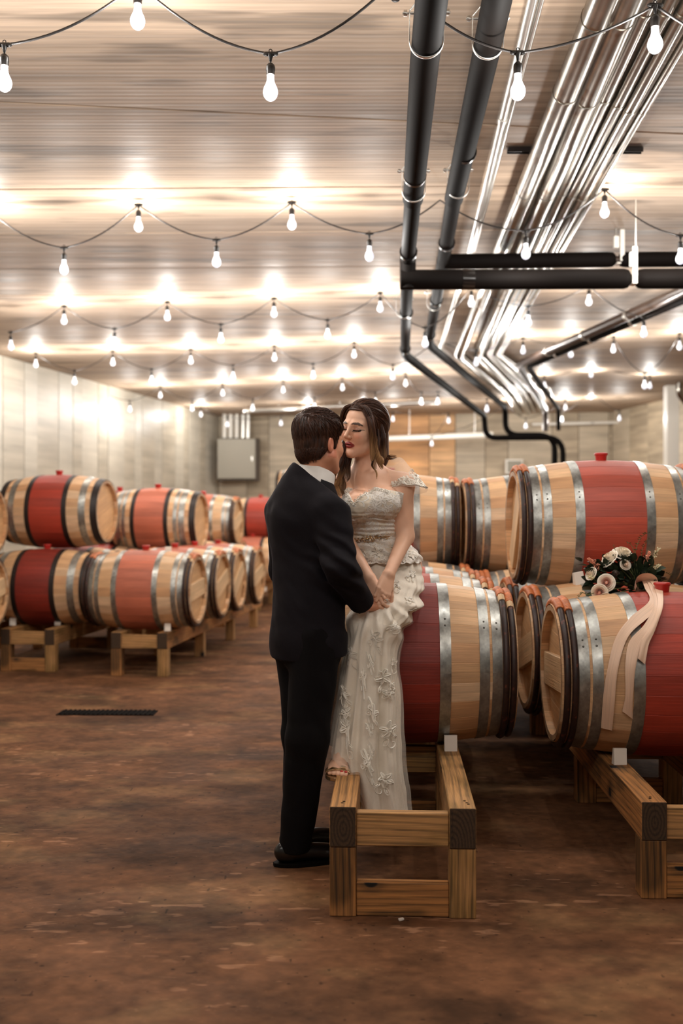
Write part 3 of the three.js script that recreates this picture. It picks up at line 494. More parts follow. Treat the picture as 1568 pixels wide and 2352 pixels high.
{ // left black pipe
  const y = 3.13, g = thing('insulated_pipe', 'left black insulated pipe that runs from above the viewer to the far bend', 'pipe');
  const P0 = V(0.24, y, -1.2), P1 = onY(975, 140, y), P2 = onY(937, 588, y), P3 = V(0.70, y, -11.3), P4 = onY(1112, 955, y), P5 = V(P4.x + 0.02, 2.74, P4.z), P6 = V(P4.x + 1.36, 2.74, P4.z + 0.1), P7 = V(P6.x, 0.9, P6.z);
  part('near_run', sweep([P0, P1, onY(948, 457, y)], 0.058, 24), M.rubber, g);
  part('sleeve', sweep([onY(948, 456, y), onY(937, 588, y), V(0.47, y, -7.3)], 0.049, 24), M.rubber, g);
  part('far_run', run([V(0.465, y, -7.2), P3, P4, P5, P6, P7], 0.05, 18, 0.3), M.rubber, g);
  for (const [a, b, t] of [[P1, P2, 0.45], [P1, P2, 0.965], [P2, P3, 0.45], [P2, P3, 0.9]]) ringOn(a, b, t, 0.0605, 0.03, M.tape, g, 'band');
  const dir = P2.clone().sub(P1).normalize(), at1 = (d, q = P1) => P1.clone().addScaledVector(dir, (d + P1.z) / -dir.z);
  hanger(at1(3.86), dir, 0.06, 'pipe_hanger', 'nearest strap hanger on the left black pipe');
  hanger(at1(5.62), dir, 0.06, 'pipe_hanger', 'second strap hanger on the left black pipe, level with the second string');
  hanger(at1(8.9), dir, 0.06, 'pipe_hanger', 'far strap hanger on the left black pipe, past the cross pipes');
  // branch that drops and turns right
  const h = thing('cross_pipe', 'lower black insulated cross pipe with a mitred corner at its left end', 'pipe'), y2 = 2.99, Q0 = V(0.462, 3.20, -7.13), Q1 = V(0.462, y2, -7.13), Q2 = V(2.02, y2, -7.10), Q3 = V(5.2, y2, -7.05);
  const d1 = 0.062; part('corner_drop', sweep([V(Q1.x, Q0.y - 0.04, Q1.z), V(Q1.x, y2 - d1, Q1.z)], 0.056, 20), M.rubber, h);
  part('insulation', sweep([V(Q1.x - 0.05, y2, Q1.z), V(Q2.x - 0.06, y2, Q2.z), V(Q2.x - 0.035, y2, Q2.z), V(Q2.x - 0.018, y2, Q2.z)], (t) => (t > 0.95 ? 0.04 : t > 0.64 ? 0.062 : 0.069), 24), M.rubber, h);
  part('insulation', sweep([V(Q2.x + 0.018, y2, Q2.z), V(Q2.x + 0.04, y2, Q2.z), V(Q2.x + 0.07, y2, Q2.z), Q3], (t) => (t < 0.2 ? 0.045 : t < 0.5 ? 0.063 : 0.069), 24), M.rubber, h);
  part('core_pipe', sweep([V(Q2.x - 0.03, y2, Q2.z), V(Q2.x + 0.03, y2, Q2.z)], 0.03, 12), M.copper, h);
  ringOn(Q1, Q2, 0.27, 0.0705, 0.085, M.tape, h, 'band');
  const s = thing('strap_hanger', 'white strap hanger between two sleeves of the lower cross pipe', 'pipe hanger');
  part('strap', merge([moved(box(0.036, 0.25, 0.014, 0.004, 'y'), Q2.x + 0.004, y2 + 0.09, Q2.z + 0.04), moved(box(0.05, 0.1, 0.03, 0.004, 'y'), Q2.x - 0.012, y2 + 0.12, Q2.z + 0.055), moved(box(0.036, 0.012, 0.09, 0.004, 'y'), Q2.x + 0.004, y2 - 0.036, Q2.z)]), M.whitePipe, s);
  part('rod', sweep([V(Q2.x + 0.01, y2 + 0.2, Q2.z + 0.04), V(Q2.x + 0.01, CEIL - 0.001, Q2.z + 0.04)], 0.006, 8), M.galv, s);
}
{ // right black pipe
  const y = 3.30, g = thing('insulated_pipe', 'right black insulated pipe beside the left one, bending right at the far end', 'pipe');
  const P1 = onY(1112, 140, y), P2 = onY(1020, 585, y), D = P2.clone().sub(P1).normalize(), P0 = P1.clone().addScaledVector(D, -3), P3 = V(0.985, y, -11.6), P4 = onY(1160, 935, y), P5 = V(P4.x, 2.80, P4.z), P6 = V(P4.x + 0.86, 2.80, P4.z + 0.1), P7 = V(P6.x, 0.9, P6.z);
  part('near_run', sweep([P0, P1, onY(1042, 456, y)], 0.058, 24), M.rubber, g);
  part('sleeve', sweep([onY(1042, 455, y), P2, V(0.78, y, -7.85)], 0.05, 24), M.rubber, g);
  part('far_run', run([V(0.775, y, -7.8), P3, P4, P5, P6, P7], 0.05, 18, 0.3), M.rubber, g);
  for (const [a, b, t] of [[P1, P2, 0.34], [P1, P2, 0.9], [P2, P3, 0.4], [P2, P3, 0.85]]) ringOn(a, b, t, 0.0605, 0.03, M.tape, g, 'band');
  const at1 = (d) => P1.clone().addScaledVector(D, (d + P1.z) / -D.z);
  hanger(at1(4.25), D, 0.06, 'pipe_hanger', 'nearest strap hanger on the right black pipe');
  hanger(at1(6.1), D, 0.06, 'pipe_hanger', 'second strap hanger on the right black pipe, beside the thin bright conduit');
  hanger(at1(9.4), D, 0.06, 'pipe_hanger', 'far strap hanger on the right black pipe, past the cross pipes');
  const h = thing('cross_pipe', 'upper black insulated cross pipe, behind the lower one', 'pipe'), y2 = 3.30, Q1 = V(0.79, y2, -7.86), Q2 = V(2.10, y2, -7.80), Q3 = V(5.6, y2, -7.7);
  part('insulation', sweep([Q1, V(Q2.x - 0.07, y2, Q2.z), V(Q2.x - 0.035, y2, Q2.z), V(Q2.x - 0.018, y2, Q2.z)], (t) => (t > 0.95 ? 0.04 : t > 0.64 ? 0.054 : 0.058), 24), M.rubber, h);
  part('insulation', sweep([V(Q2.x + 0.018, y2, Q2.z), V(Q2.x + 0.04, y2, Q2.z), V(Q2.x + 0.07, y2, Q2.z), Q3], (t) => (t < 0.2 ? 0.045 : t < 0.5 ? 0.054 : 0.058), 24), M.rubber, h);
  part('core_pipe', sweep([V(Q2.x - 0.03, y2, Q2.z), V(Q2.x + 0.03, y2, Q2.z)], 0.028, 12), M.copper, h);
  const s = thing('strap_hanger', 'white strap hanger on the upper cross pipe', 'pipe hanger');
  part('strap', merge([moved(box(0.034, 0.24, 0.014, 0.004, 'y'), Q2.x + 0.03, y2 + 0.1, Q2.z + 0.04), moved(box(0.04, 0.09, 0.03, 0.004, 'y'), Q2.x - 0.02, y2 + 0.12, Q2.z + 0.05), moved(box(0.034, 0.012, 0.09, 0.004, 'y'), Q2.x + 0.004, y2 - 0.034, Q2.z)]), M.whitePipe, s);
  part('rod', sweep([V(Q2.x - 0.02, y2 + 0.15, Q2.z + 0.04), V(Q2.x - 0.02, CEIL - 0.001, Q2.z + 0.04)], 0.006, 8), M.galv, s);
}
{ // thin bright conduit
  const y = 3.44, A = onY(1215, 30, y), Bq = onY(1080, 575, y), D = Bq.clone().sub(A).normalize();
  const g = thing('conduit', 'thin bright conduit running right of the black pipes', 'pipe');
  const e = V(1.25, y, -13.2), f = onY(1140, 915, y);
  part('tube', run([A.clone().addScaledVector(D, -2.5), A, Bq, e, f], 0.022, 14), M.galv, g); part('tube', sweep([A.clone().addScaledVector(D, -2.5).add(V(0.04, 0, 0)), Bq.clone().add(V(0.03, 0, 0))], 0.012, 10), M.galv, g);
  for (const t of [0.3, 0.78]) ringOn(A, Bq, t, 0.026, 0.05, M.galv, g, 'coupling');
}
{ // row of shiny metal-clad pipes
  const y = 3.435, rows = [[1252, 1151, 0.065, 'widest metal-clad pipe, leftmost of the shiny row under the ceiling'], [1304, 1199, 0.061, 'second wide metal-clad pipe of the shiny row'], [1341, 1228, 0.035, 'third pipe of the shiny row, narrow, right of the two wide ones'], [1373, 1247, 0.033, 'fourth pipe of the shiny row, narrow'], [1404, 1270, 0.034, 'fifth pipe of the shiny row, second from its right side'], [1434, 1289, 0.022, 'thinnest pipe of the shiny row, rightmost']];
  const ends = [[1168, 908, 13.1], [1190, 905, 13.2], [1206, 902, 13.2], [1222, 900, 13.3], [1240, 897, 13.3], [1262, 894, 13.4]];
  rows.forEach(([p1, p2, r, label], i) => {
    const yy = y + 0.06 - r, A = onY(p1, 328, yy), Bq = onY(p2, 575, yy), D = Bq.clone().sub(A).normalize(), g = thing('metal_pipe', label, 'pipe');
    const S = A.clone().addScaledVector(D, -4.2), E = A.clone().addScaledVector(D, (ends[i][2] + A.z) / -D.z), Z = onY(ends[i][0], ends[i][1], yy);
    part('pipe_run', run([S, A, Bq, E, Z, Z.clone().add(V(0.7, 0, -2.9))], r, 24, 0.12), M.sheet, g);
    for (const d of [4.3, 5.05 + i * 0.07, 6.55 + i * 0.06, 8.4, 9.9]) { const t = (d + S.z) / (E.z * -1 + S.z); ringOn(S, E, t, r + 0.003, 0.03, M.sheet, g, 'seam_band'); }
  });
  const s = thing('strut_channel', 'dark strut channel that carries the shiny pipe row', 'bracket'); const q = onY(1320, 341, 3.5235);
  part('channel', moved(merge([box(0.80, 0.006, 0.041, 0.001, 'x'), moved(box(0.80, 0.03, 0.004, 0.001, 'x'), 0, -0.012, 0.019), moved(box(0.80, 0.03, 0.004, 0.001, 'x'), 0, -0.012, -0.019)]), q.x, q.y, q.z), M.blackHoop, s);
  for (const dx of [-0.36, 0.36]) part('rod', sweep([V(q.x + dx, q.y, q.z), V(q.x + dx, CEIL - 0.001, q.z)], 0.005, 8), M.galv, s);
}
{ // pair of dark pipes slanting in from the right
  [[0, 0.05, 'upper dark pipe of the slanting pair at the right'], [0.13, 0.036, 'lower dark pipe of the slanting pair at the right']].forEach(([o, r, label], i) => {
    const y = 3.30 - 0.02 * i, g = thing('dark_pipe', label, 'pipe'), A = onY(1568, 668 + i * 22, y), Bq = onY(1190 + 22 * i, 838 + 4 * i, y), D = Bq.clone().sub(A).normalize(), Z = onY(1252 + 30 * i, 940, y);
    part('tube', run([A.clone().addScaledVector(D, -4), A, Bq, Z, V(Z.x, 2.9, Z.z)], r, 16, 0.25), i ? M.rubber : M.copper, g);
    for (const t of [0.25, 0.5, 0.75]) ringOn(A, Bq, t, r + 0.006, 0.05, M.galv, g, 'clamp');
  });
}
// ================================================================ AT THE BACK OF THE HALL
{ const p = thing('pipe_line', 'silvery pipe under the ceiling at the back, behind the couple\'s heads', 'pipe'); part('tube', sweep([at(560, 943, 20.0), at(1010, 923, 18.7)], 0.045, 12), M.galv, p); for (const x of [640, 780, 940]) part('rod', sweep([at(x, lerp(943, 923, (x - 560) / 450), 20 - 1.3 * (x - 560) / 450), at(x, lerp(943, 923, (x - 560) / 450), 20 - 1.3 * (x - 560) / 450).setY(CEIL - 0.001)], 0.008, 6), M.galv, p); }
{ const p = thing('white_pipe', 'white horizontal pipe on the back wall, right of the bride\'s head', 'pipe'); part('tube', sweep([at(760, 1013, 20.9), at(1132, 998, 20.4)], 0.055, 12), M.whitePipe, p); for (const x of [800, 940, 1090]) { const q = at(x, lerp(1013, 998, (x - 760) / 372), 20.9 - (x - 760) / 372 * 0.5); part('rod', sweep([q, q.clone().setY(CEIL - 0.001)], 0.01, 6), M.galv, p); } }
{ const c = at(548, 1056, 21.7), g = thing('electrical_cabinet', 'grey steel cabinet on the back wall, left of the groom\'s head', 'cabinet', V(c.x, c.y - 0.43, c.z)); M.cab = std({ color: lin(142, 136, 122), roughness: 0.5, metalness: 0.2 }); const b = part('case', box(0.88, 0.9, 0.26, 0.01), M.dark, g); b.position.y = 0.43; const d = part('door', box(0.80, 0.84, 0.03, 0.008), M.cab, g); d.position.set(-0.035, 0.445, 0.142); const h = part('handle', box(0.03, 0.1, 0.03, 0.006), M.galv, d); h.position.set(0.33, 0, 0.025);
  [-0.30, -0.17, -0.04, 0.09, 0.2].forEach((x, i) => { const q = thing('conduit_riser', ['first grey riser from the cabinet top, leftmost', 'second grey riser above the cabinet', 'third, middle grey riser above the cabinet', 'fourth grey riser above the cabinet', 'fifth grey riser, rightmost above the cabinet'][i], 'pipe'); part('tube', sweep([V(c.x + x, c.y + 0.46, c.z + 0.02), V(c.x + x, CEIL - 0.002, c.z + 0.02)], 0.045, 10), i < 3 ? M.whitePipe : M.galv, q); }); }
{ const c = at(1541, 1176, 17.0), g = thing('white_column', 'white square column at the right edge', 'column', V(c.x, 0, c.z)); part('shaft', moved(box(0.2, CEIL - 0.005, 0.2, 0.006, 'y'), 0, CEIL / 2, 0), M.whitePipe, g); const bs = part('base_plate', moved(box(0.3, 0.02, 0.3, 0.004), 0, 0.01, 0), M.galv, g);
  const p = thing('black_downpipe', 'black insulated downpipe with a silver elbow beside the white column', 'pipe'), x = c.x + 0.23, z = c.z + 0.25; part('insulation', sweep([V(x, 2.95, z), V(x, 0.02, z)], 0.065, 14), M.rubber, p); part('elbow', run([V(x, 2.94, z), V(x, 3.12, z), V(x - 0.22, 3.36, z + 0.12), V(x - 0.22, CEIL - 0.002, z + 0.12)], 0.055, 14, 0.09), M.sheet, p); part('collar', sweep([V(x, 2.93, z), V(x, 2.99, z)], 0.085, 14), M.whitePipe, p); }
{ const c = at(1180, 1072, 21.35), g = thing('wall_box', 'pale box mounted low on the back wall behind the right barrels', 'box', c); part('case', box(0.36, 0.3, 0.12, 0.01), M.whitePipe, g); const d = part('lid', box(0.3, 0.24, 0.02, 0.006), M.cab, g); d.position.z = 0.065; }
{ const a = at(1222, 975, 21.2), b = at(1502, 968, 20.9), g = thing('wall_conduit', 'thin pale conduit that frames the right part of the back wall', 'pipe'); part('tube', run([V(a.x, a.y, a.z), V(b.x, b.y, b.z), V(b.x, 0.3, b.z)], 0.03, 10, 0.06), M.whitePipe, g); part('clip', moved(box(0.1, 0.04, 0.06, 0.004), (a.x + b.x) / 2, (a.y + b.y) / 2, (a.z + b.z) / 2), M.galv, g); }
// floor drain and a scrap
{ const c = atY(247, 1638, 0.0), g = thing('floor_drain', 'dark slot drain in the floor left of the groom', 'drain', V(c.x, 0, c.z), -0.02); part('channel', moved(box(0.66, 0.006, 0.17, 0.002, 'x'), 0, 0.0032, 0), M.nail, g); for (let i = 0; i < 20; i++) { const q = part('bar', box(0.012, 0.006, 0.155, 0.002), M.nail, g); q.position.set(-0.305 + i * 0.0321, 0.009, 0); } }
{ const c = atY(921, 2114, 0), g = thing('paper_scrap', 'small white scrap on the floor in front of the centre rack', 'scrap', V(c.x, 0, c.z)); part('fold', moved(box(0.018, 0.007, 0.012, 0.002), 0, 0.0038, 0, 0, 0.4, 0.08), M.chock, g); }

// ================================================================ BODIES: distance fields meshed with surface nets
const smin = (a, b, k) => { const h = Math.max(k - Math.abs(a - b), 0) / k; return Math.min(a, b) - h * h * k * 0.25; };
const smax = (a, b, k) => -smin(-a, -b, k);
const cone = (a, b, r1, r2) => { const ax = a.x, ay = a.y, az = a.z, bx = b.x - ax, by = b.y - ay, bz = b.z - az, q = 1 / (bx * bx + by * by + bz * bz + 1e-12); return (x, y, z) => { x -= ax; y -= ay; z -= az; const t = clamp((x * bx + y * by + z * bz) * q), u = x - bx * t, v = y - by * t, w = z - bz * t; return Math.sqrt(u * u + v * v + w * w) - (r1 + (r2 - r1) * t); }; };
const ell = (c, rx, ry, rz, X = V(1, 0, 0), Y = V(0, 1, 0), Z = V(0, 0, 1)) => (x, y, z) => {
  x -= c.x; y -= c.y; z -= c.z; const a = (x * X.x + y * X.y + z * X.z) / rx, b = (x * Y.x + y * Y.y + z * Y.z) / ry, d = (x * Z.x + y * Z.y + z * Z.z) / rz, k0 = Math.sqrt(a * a + b * b + d * d), e = a / rx, f = b / ry, g = d / rz, k1 = Math.sqrt(e * e + f * f + g * g);
  return k1 < 1e-9 ? -Math.min(rx, ry, rz) : k0 * (k0 - 1) / k1;
};
const bounded = (c, r, f) => (x, y, z) => { const d = Math.hypot(x - c.x, y - c.y, z - c.z) - r; return d > 0.05 ? d : f(x, y, z); };
const union = (list, k) => (x, y, z) => { let d = list[0](x, y, z); for (let i = 1; i < list.length; i++) d = smin(d, list[i](x, y, z), k); return d; };
function nets(f, lo, hi, cell, skip = []) {
  const nx = Math.ceil((hi.x - lo.x) / cell) + 1, ny = Math.ceil((hi.y - lo.y) / cell) + 1, nz = Math.ceil((hi.z - lo.z) / cell) + 1, S = new Float32Array(nx * ny * nz), at3 = (i, j, k) => (k * ny + j) * nx + i, N = 4, half = cell * N * 0.87;
  for (let k0 = 0; k0 < nz; k0 += N) for (let j0 = 0; j0 < ny; j0 += N) for (let i0 = 0; i0 < nx; i0 += N) {
    const h = N / 2 * cell, c = f(lo.x + i0 * cell + h, lo.y + j0 * cell + h, lo.z + k0 * cell + h), far = Math.abs(c) > half * 1.7 + 0.004;
    for (let k = k0; k < Math.min(nz, k0 + N); k++) for (let j = j0; j < Math.min(ny, j0 + N); j++) for (let i = i0; i < Math.min(nx, i0 + N); i++) S[at3(i, j, k)] = far ? c : f(lo.x + i * cell, lo.y + j * cell, lo.z + k * cell);
  }
  const id = new Int32Array(nx * ny * nz).fill(-1), pos = [], idx = [], off = [[0, 0, 0], [1, 0, 0], [0, 1, 0], [1, 1, 0], [0, 0, 1], [1, 0, 1], [0, 1, 1], [1, 1, 1]], E = [[0, 1], [2, 3], [4, 5], [6, 7], [0, 2], [1, 3], [4, 6], [5, 7], [0, 4], [1, 5], [2, 6], [3, 7]];
  const v = new Float32Array(8);
  for (let k = 0; k < nz - 1; k++) for (let j = 0; j < ny - 1; j++) for (let i = 0; i < nx - 1; i++) {
    let m = 0; for (let q = 0; q < 8; q++) { v[q] = S[at3(i + off[q][0], j + off[q][1], k + off[q][2])]; if (v[q] < 0) m |= 1 << q; }
    if (m === 0 || m === 255) continue;
    let x = 0, y = 0, z = 0, n = 0;
    for (const [a, b] of E) if ((v[a] < 0) !== (v[b] < 0)) { const t = v[a] / (v[a] - v[b]); x += off[a][0] + (off[b][0] - off[a][0]) * t; y += off[a][1] + (off[b][1] - off[a][1]) * t; z += off[a][2] + (off[b][2] - off[a][2]) * t; n++; }
    const px = lo.x + (i + x / n) * cell, py = lo.y + (j + y / n) * cell, pz = lo.z + (k + z / n) * cell;
    id[at3(i, j, k)] = pos.length / 3; pos.push(px, py, pz);
  }
  const inside = (p) => skip.some(([a, b]) => pos[p * 3] > a.x && pos[p * 3] < b.x && pos[p * 3 + 1] > a.y && pos[p * 3 + 1] < b.y && pos[p * 3 + 2] > a.z && pos[p * 3 + 2] < b.z);
  const quad = (a, b, c, d, flip) => { if (a < 0 || b < 0 || c < 0 || d < 0) return; if (skip.length && inside(a) && inside(b) && inside(c) && inside(d)) return; flip ? idx.push(a, c, b, b, c, d) : idx.push(a, b, c, b, d, c); };
  for (let k = 1; k < nz - 1; k++) for (let j = 1; j < ny - 1; j++) for (let i = 1; i < nx - 1; i++) {
    const s = S[at3(i, j, k)] < 0;
    if (s !== S[at3(i + 1, j, k)] < 0) quad(id[at3(i, j - 1, k - 1)], id[at3(i, j, k - 1)], id[at3(i, j - 1, k)], id[at3(i, j, k)], !s);
    if (s !== S[at3(i, j + 1, k)] < 0) quad(id[at3(i - 1, j, k - 1)], id[at3(i, j, k - 1)], id[at3(i - 1, j, k)], id[at3(i, j, k)], s);
    if (s !== S[at3(i, j, k + 1)] < 0) quad(id[at3(i - 1, j - 1, k)], id[at3(i, j - 1, k)], id[at3(i - 1, j, k)], id[at3(i, j, k)], !s);
  }
  // drop unused vertices, take normals from the field
  const used = new Int32Array(pos.length / 3).fill(-1), P = [], I = [], Nn = []; const e = cell * 0.6;
  for (const q of idx) { if (used[q] < 0) { used[q] = P.length / 3; const x = pos[q * 3], y = pos[q * 3 + 1], z = pos[q * 3 + 2]; P.push(x, y, z); let a = f(x + e, y, z) - f(x - e, y, z), b = f(x, y + e, z) - f(x, y - e, z), c = f(x, y, z + e) - f(x, y, z - e); const l = Math.hypot(a, b, c) || 1; Nn.push(a / l, b / l, c / l); } I.push(used[q]); }
  const g = new THREE.BufferGeometry(); g.setAttribute('position', new THREE.Float32BufferAttribute(P, 3)); g.setAttribute('normal', new THREE.Float32BufferAttribute(Nn, 3)); g.setIndex(I); return g;
}
function paint(g, fn) { const p = g.attributes.position, c = []; for (let i = 0; i < p.count; i++) { const q = fn(p.getX(i), p.getY(i), p.getZ(i)); c.push(q.r, q.g, q.b); } g.setAttribute('color', new THREE.Float32BufferAttribute(c, 3)); return g; }
function uvAround(g, c, r) { const p = g.attributes.position, u = []; for (let i = 0; i < p.count; i++) u.push(Math.atan2(p.getX(i) - c.x, p.getZ(i) - c.z) * r, p.getY(i)); g.setAttribute('uv', new THREE.Float32BufferAttribute(u, 2)); return g; }
const boxOf = (pts, pad) => { const b = new THREE.Box3().setFromPoints(pts).expandByScalar(pad); return [b.min, b.max]; };
// local frame: X to the person's left, Y up, Z where the face points
function frame(o, yaw, roll = 0, pitch = 0) { const m = new THREE.Matrix4().makeRotationFromEuler(new THREE.Euler(pitch, yaw, roll, 'YXZ')), X = V(0, 0, 0), Y = V(0, 0, 0), Z = V(0, 0, 0); m.extractBasis(X, Y, Z); return { o, X, Y, Z, w: (x, y, z) => o.clone().addScaledVector(X, x).addScaledVector(Y, y).addScaledVector(Z, z), l: (x, y, z) => { x -= o.x; y -= o.y; z -= o.z; return [x * X.x + y * X.y + z * X.z, x * Y.x + y * Y.y + z * Y.z, x * Z.x + y * Z.y + z * Z.z]; } }; }
const O3 = V(0, 0, 0);
// a head in its own frame (origin between the ears at eye height)
function headField(man) {
  const q = man ? 1 : 0, both = (f) => (x, y, z) => f(Math.abs(x), y, z);
  const base = [[ell(V(0, 0.032, -0.014), 0.0745 + 0.003 * q, 0.086, 0.094), 0], [ell(V(0, -0.034, 0.026), 0.0585 + 0.004 * q, 0.074, 0.056), 0.03], [both(cone(V(0.047 + 0.005 * q, -0.055, 0.005), V(0.010 + 0.006 * q, -0.097, 0.064), 0.021, 0.0165)), 0.022], [ell(V(0, -0.098, 0.068), 0.017 + 0.004 * q, 0.0135, 0.013), 0.016], [both(ell(V(0.036, -0.027, 0.056), 0.024, 0.023, 0.022)), 0.022], [both(cone(V(0.012, 0.0205, 0.0795), V(0.044, 0.020, 0.063), 0.0075, 0.006)), 0.018]];
  const nose = [[cone(V(0, 0.010, 0.0805), V(0, -0.029, 0.1035 + 0.003 * q), 0.0068, 0.0088), 0.013], [both(ell(V(0.0105, -0.0325, 0.0925), 0.0075, 0.0070, 0.0085)), 0.007], [ell(V(0, -0.038, 0.094), 0.004, 0.004, 0.009), 0.006]];
  const lips = [[both(ell(V(0.0070, -0.0585, 0.0785), 0.0135, 0.0046, 0.0062)), 0.008], [ell(V(0, -0.0688, 0.0772), 0.0155, 0.0054, 0.0066), 0.009]];
  const socket = both(ell(V(0.0315, 0.001, 0.0885), 0.0165, 0.0105, 0.0125)), lid = both(ell(V(0.0310, -0.0005, 0.0700), 0.0155, 0.0118, 0.0118)), crease = both(ell(V(0.0310, -0.0052, 0.0840), 0.0125, 0.0014, 0.006)), gap = ell(V(0, -0.0634, 0.0850), 0.0130, 0.0015, 0.0070);
  const ear = (x, y, z) => { x = Math.abs(x); const o = ell(V(0.0775, -0.012, -0.012), 0.0085, 0.031, 0.0185, V(0.94, 0, 0.34), V(0, 1, 0), V(-0.34, 0, 0.94))(x, y, z), i = ell(V(0.0865, -0.008, -0.008), 0.0065, 0.019, 0.0095)(x, y, z); return smax(o, -i, 0.005); };
  return (x, y, z) => {
    let d = base[0][0](x, y, z); for (let i = 1; i < base.length; i++) d = smin(d, base[i][0](x, y, z), base[i][1]);
    d = smax(d, -socket(x, y, z), 0.012); d = smin(d, lid(x, y, z), 0.004); d = smax(d, -crease(x, y, z), 0.002);
    for (const [f, k] of nose) d = smin(d, f(x, y, z), k);
    for (const [f, k] of lips) d = smin(d, f(x, y, z), k);
    d = smax(d, -gap(x, y, z), 0.003);
    return smin(d, ear(x, y, z), 0.006);
  };
}
const headIn = (fr, man) => { const h = headField(man); return bounded(fr.o, 0.155, (x, y, z) => { const l = fr.l(x, y, z); return h(l[0], l[1], l[2]); }); };
// a hand: wrist, direction to the knuckles, back-of-hand normal, thumb side (+1 = along D x N), curl of the fingers
function hand(W, D, Nn, side, curls, o = {}) {
  D = D.clone().normalize(); const Nb = Nn.clone().addScaledVector(D, -Nn.dot(D)).normalize(), S = D.clone().cross(Nb).multiplyScalar(side), s = o.scale ?? 1, pl = 0.086 * s, parts = [], q = (a, b, c) => W.clone().addScaledVector(D, a * s).addScaledVector(S, b * s).addScaledVector(Nb, c * s), tips = [];
  const fw = [[0.0265, 0.088, [0.040, 0.024, 0.021], 0.0086], [0.009, 0.092, [0.044, 0.028, 0.022], 0.0088], [-0.0085, 0.089, [0.041, 0.026, 0.021], 0.0084], [-0.0245, 0.081, [0.032, 0.019, 0.018], 0.0074]];
  const palm = [];
  fw.forEach(([b, a]) => palm.push(cone(q(0.008, b * 0.55, -0.002), q(a - 0.004, b, 0.001), 0.0145 * s, 0.0108 * s)));
  palm.push(ell(q(0.048, 0.002, -0.006), 0.032 * s, 0.042 * s, 0.0125 * s, S, D, Nb));
  palm.push(cone(q(0.012, 0.016, -0.008), q(0.050, 0.034, -0.014), 0.0145 * s, 0.0115 * s));
  parts.push(union(palm, 0.012 * s));
  const fingers = fw.map(([b, a, L, r], i) => {
    let p = q(a, b, 0.001), ang = 0; const list = [], spread = b * (o.spread ?? 1.2);
    L.forEach((l, k) => { ang += (curls[i][k] ?? curls[i]) ; const dir = D.clone().multiplyScalar(Math.cos(ang)).addScaledVector(Nb, -Math.sin(ang)).addScaledVector(S, spread).normalize(), e = p.clone().addScaledVector(dir, l * s); list.push(cone(p, e, (r - k * 0.0007) * s, (r - 0.0009 - k * 0.0009) * s)); p = e; });
    tips.push(p); return union(list, 0.003);
  });
  const t = o.thumb ?? [0.5, 0.35, 0.25]; let p = q(0.046, 0.036, -0.014), list = [], ang = t[0]; const td = o.thumbOut ?? 0.75;
  [0.036, 0.028].forEach((l, k) => { const dir = D.clone().multiplyScalar(Math.cos(ang)).addScaledVector(S, Math.sin(td) * Math.cos(ang * 0.4)).addScaledVector(Nb, -Math.sin(ang) * 0.7).normalize(), e = p.clone().addScaledVector(dir, l * s); list.push(cone(p, e, (0.0105 - k * 0.0012) * s, (0.0093 - k * 0.0012) * s)); p = e; ang += t[k + 1]; });
  tips.push(p); fingers.push(union(list, 0.004));
  const all = (x, y, z) => { let d = parts[0](x, y, z); let f = fingers[0](x, y, z); for (let i = 1; i < 5; i++) f = smin(f, fingers[i](x, y, z), 0.0022); return smin(d, f, 0.009 * s); };
  const c = q(0.07, 0, -0.02);
  return { f: bounded(c, 0.14 * s, all), box: boxOf([q(-0.012, 0, 0), q(0.09, 0.05, 0), q(0.09, -0.03, 0), ...tips], 0.02), tips };
}
// one body from a field: coarse grid everywhere, fine grids for head and hands, welded into one geometry
function bodyMesh(f, box0, fine, cell = 0.011) {
  const shrink = fine.map(([a, b]) => [a.clone().addScalar(0.006), b.clone().addScalar(-0.006)]);
  const list = [nets(f, box0[0], box0[1], cell, shrink), ...fine.map(([a, b, c]) => nets(f, a, b, c))];
  return mergeGeometries(list);
}

// ================================================================ THE COUPLE
M.skinB = phy({ color: 0xffffff, vertexColors: true, roughness: 0.48, sheen: 0.2, sheenColor: new THREE.Color(0.9, 0.6, 0.5), sheenRoughness: 0.6 });
M.hair = phy({ color: 0xffffff, vertexColors: true, roughness: 0.42, specularIntensity: 0.7 });
const woolMap = tex(256, 256, (u, v) => { const t = 0.8 + 0.4 * fbm(u, v, 80, 80, 2, 500) * (0.8 + 0.4 * pn(u * 128, v * 20, 128, 20, 503)); return [22 * t, 19 * t, 24 * t]; }, true, 1 / 0.12, 1 / 0.12);
M.wool = phy({ map: woolMap, roughness: 0.82, sheen: 0.35, sheenColor: new THREE.Color(0.10, 0.09, 0.13), sheenRoughness: 0.5, specularIntensity: 0.35 });
M.trouser = phy({ color: lin(13, 11, 13), roughness: 0.85, sheen: 0.2, sheenColor: new THREE.Color(0.08, 0.07, 0.09), sheenRoughness: 0.5, specularIntensity: 0.3 });
M.shirt = std({ color: lin(232, 228, 222), roughness: 0.7 });
M.shoe = phy({ color: lin(10, 9, 10), roughness: 0.32, clearcoat: 0.4, clearcoatRoughness: 0.2 });
const skinTone = (base) => (x, y, z) => { const t = 0.97 + 0.06 * n3(x * 60, y * 60, z * 60, 3), w = 0.5 + 0.5 * n3(x * 22, y * 22, z * 22, 9); const c = base.clone(); c.r *= t; c.g *= t * (0.97 + 0.05 * w); c.b *= t * (0.95 + 0.07 * w); return c; };
const mixc = (a, b, t) => a.clone().lerp(b, clamp(t));
const skinM = lin(220, 156, 124), skinW = lin(240, 190, 160);

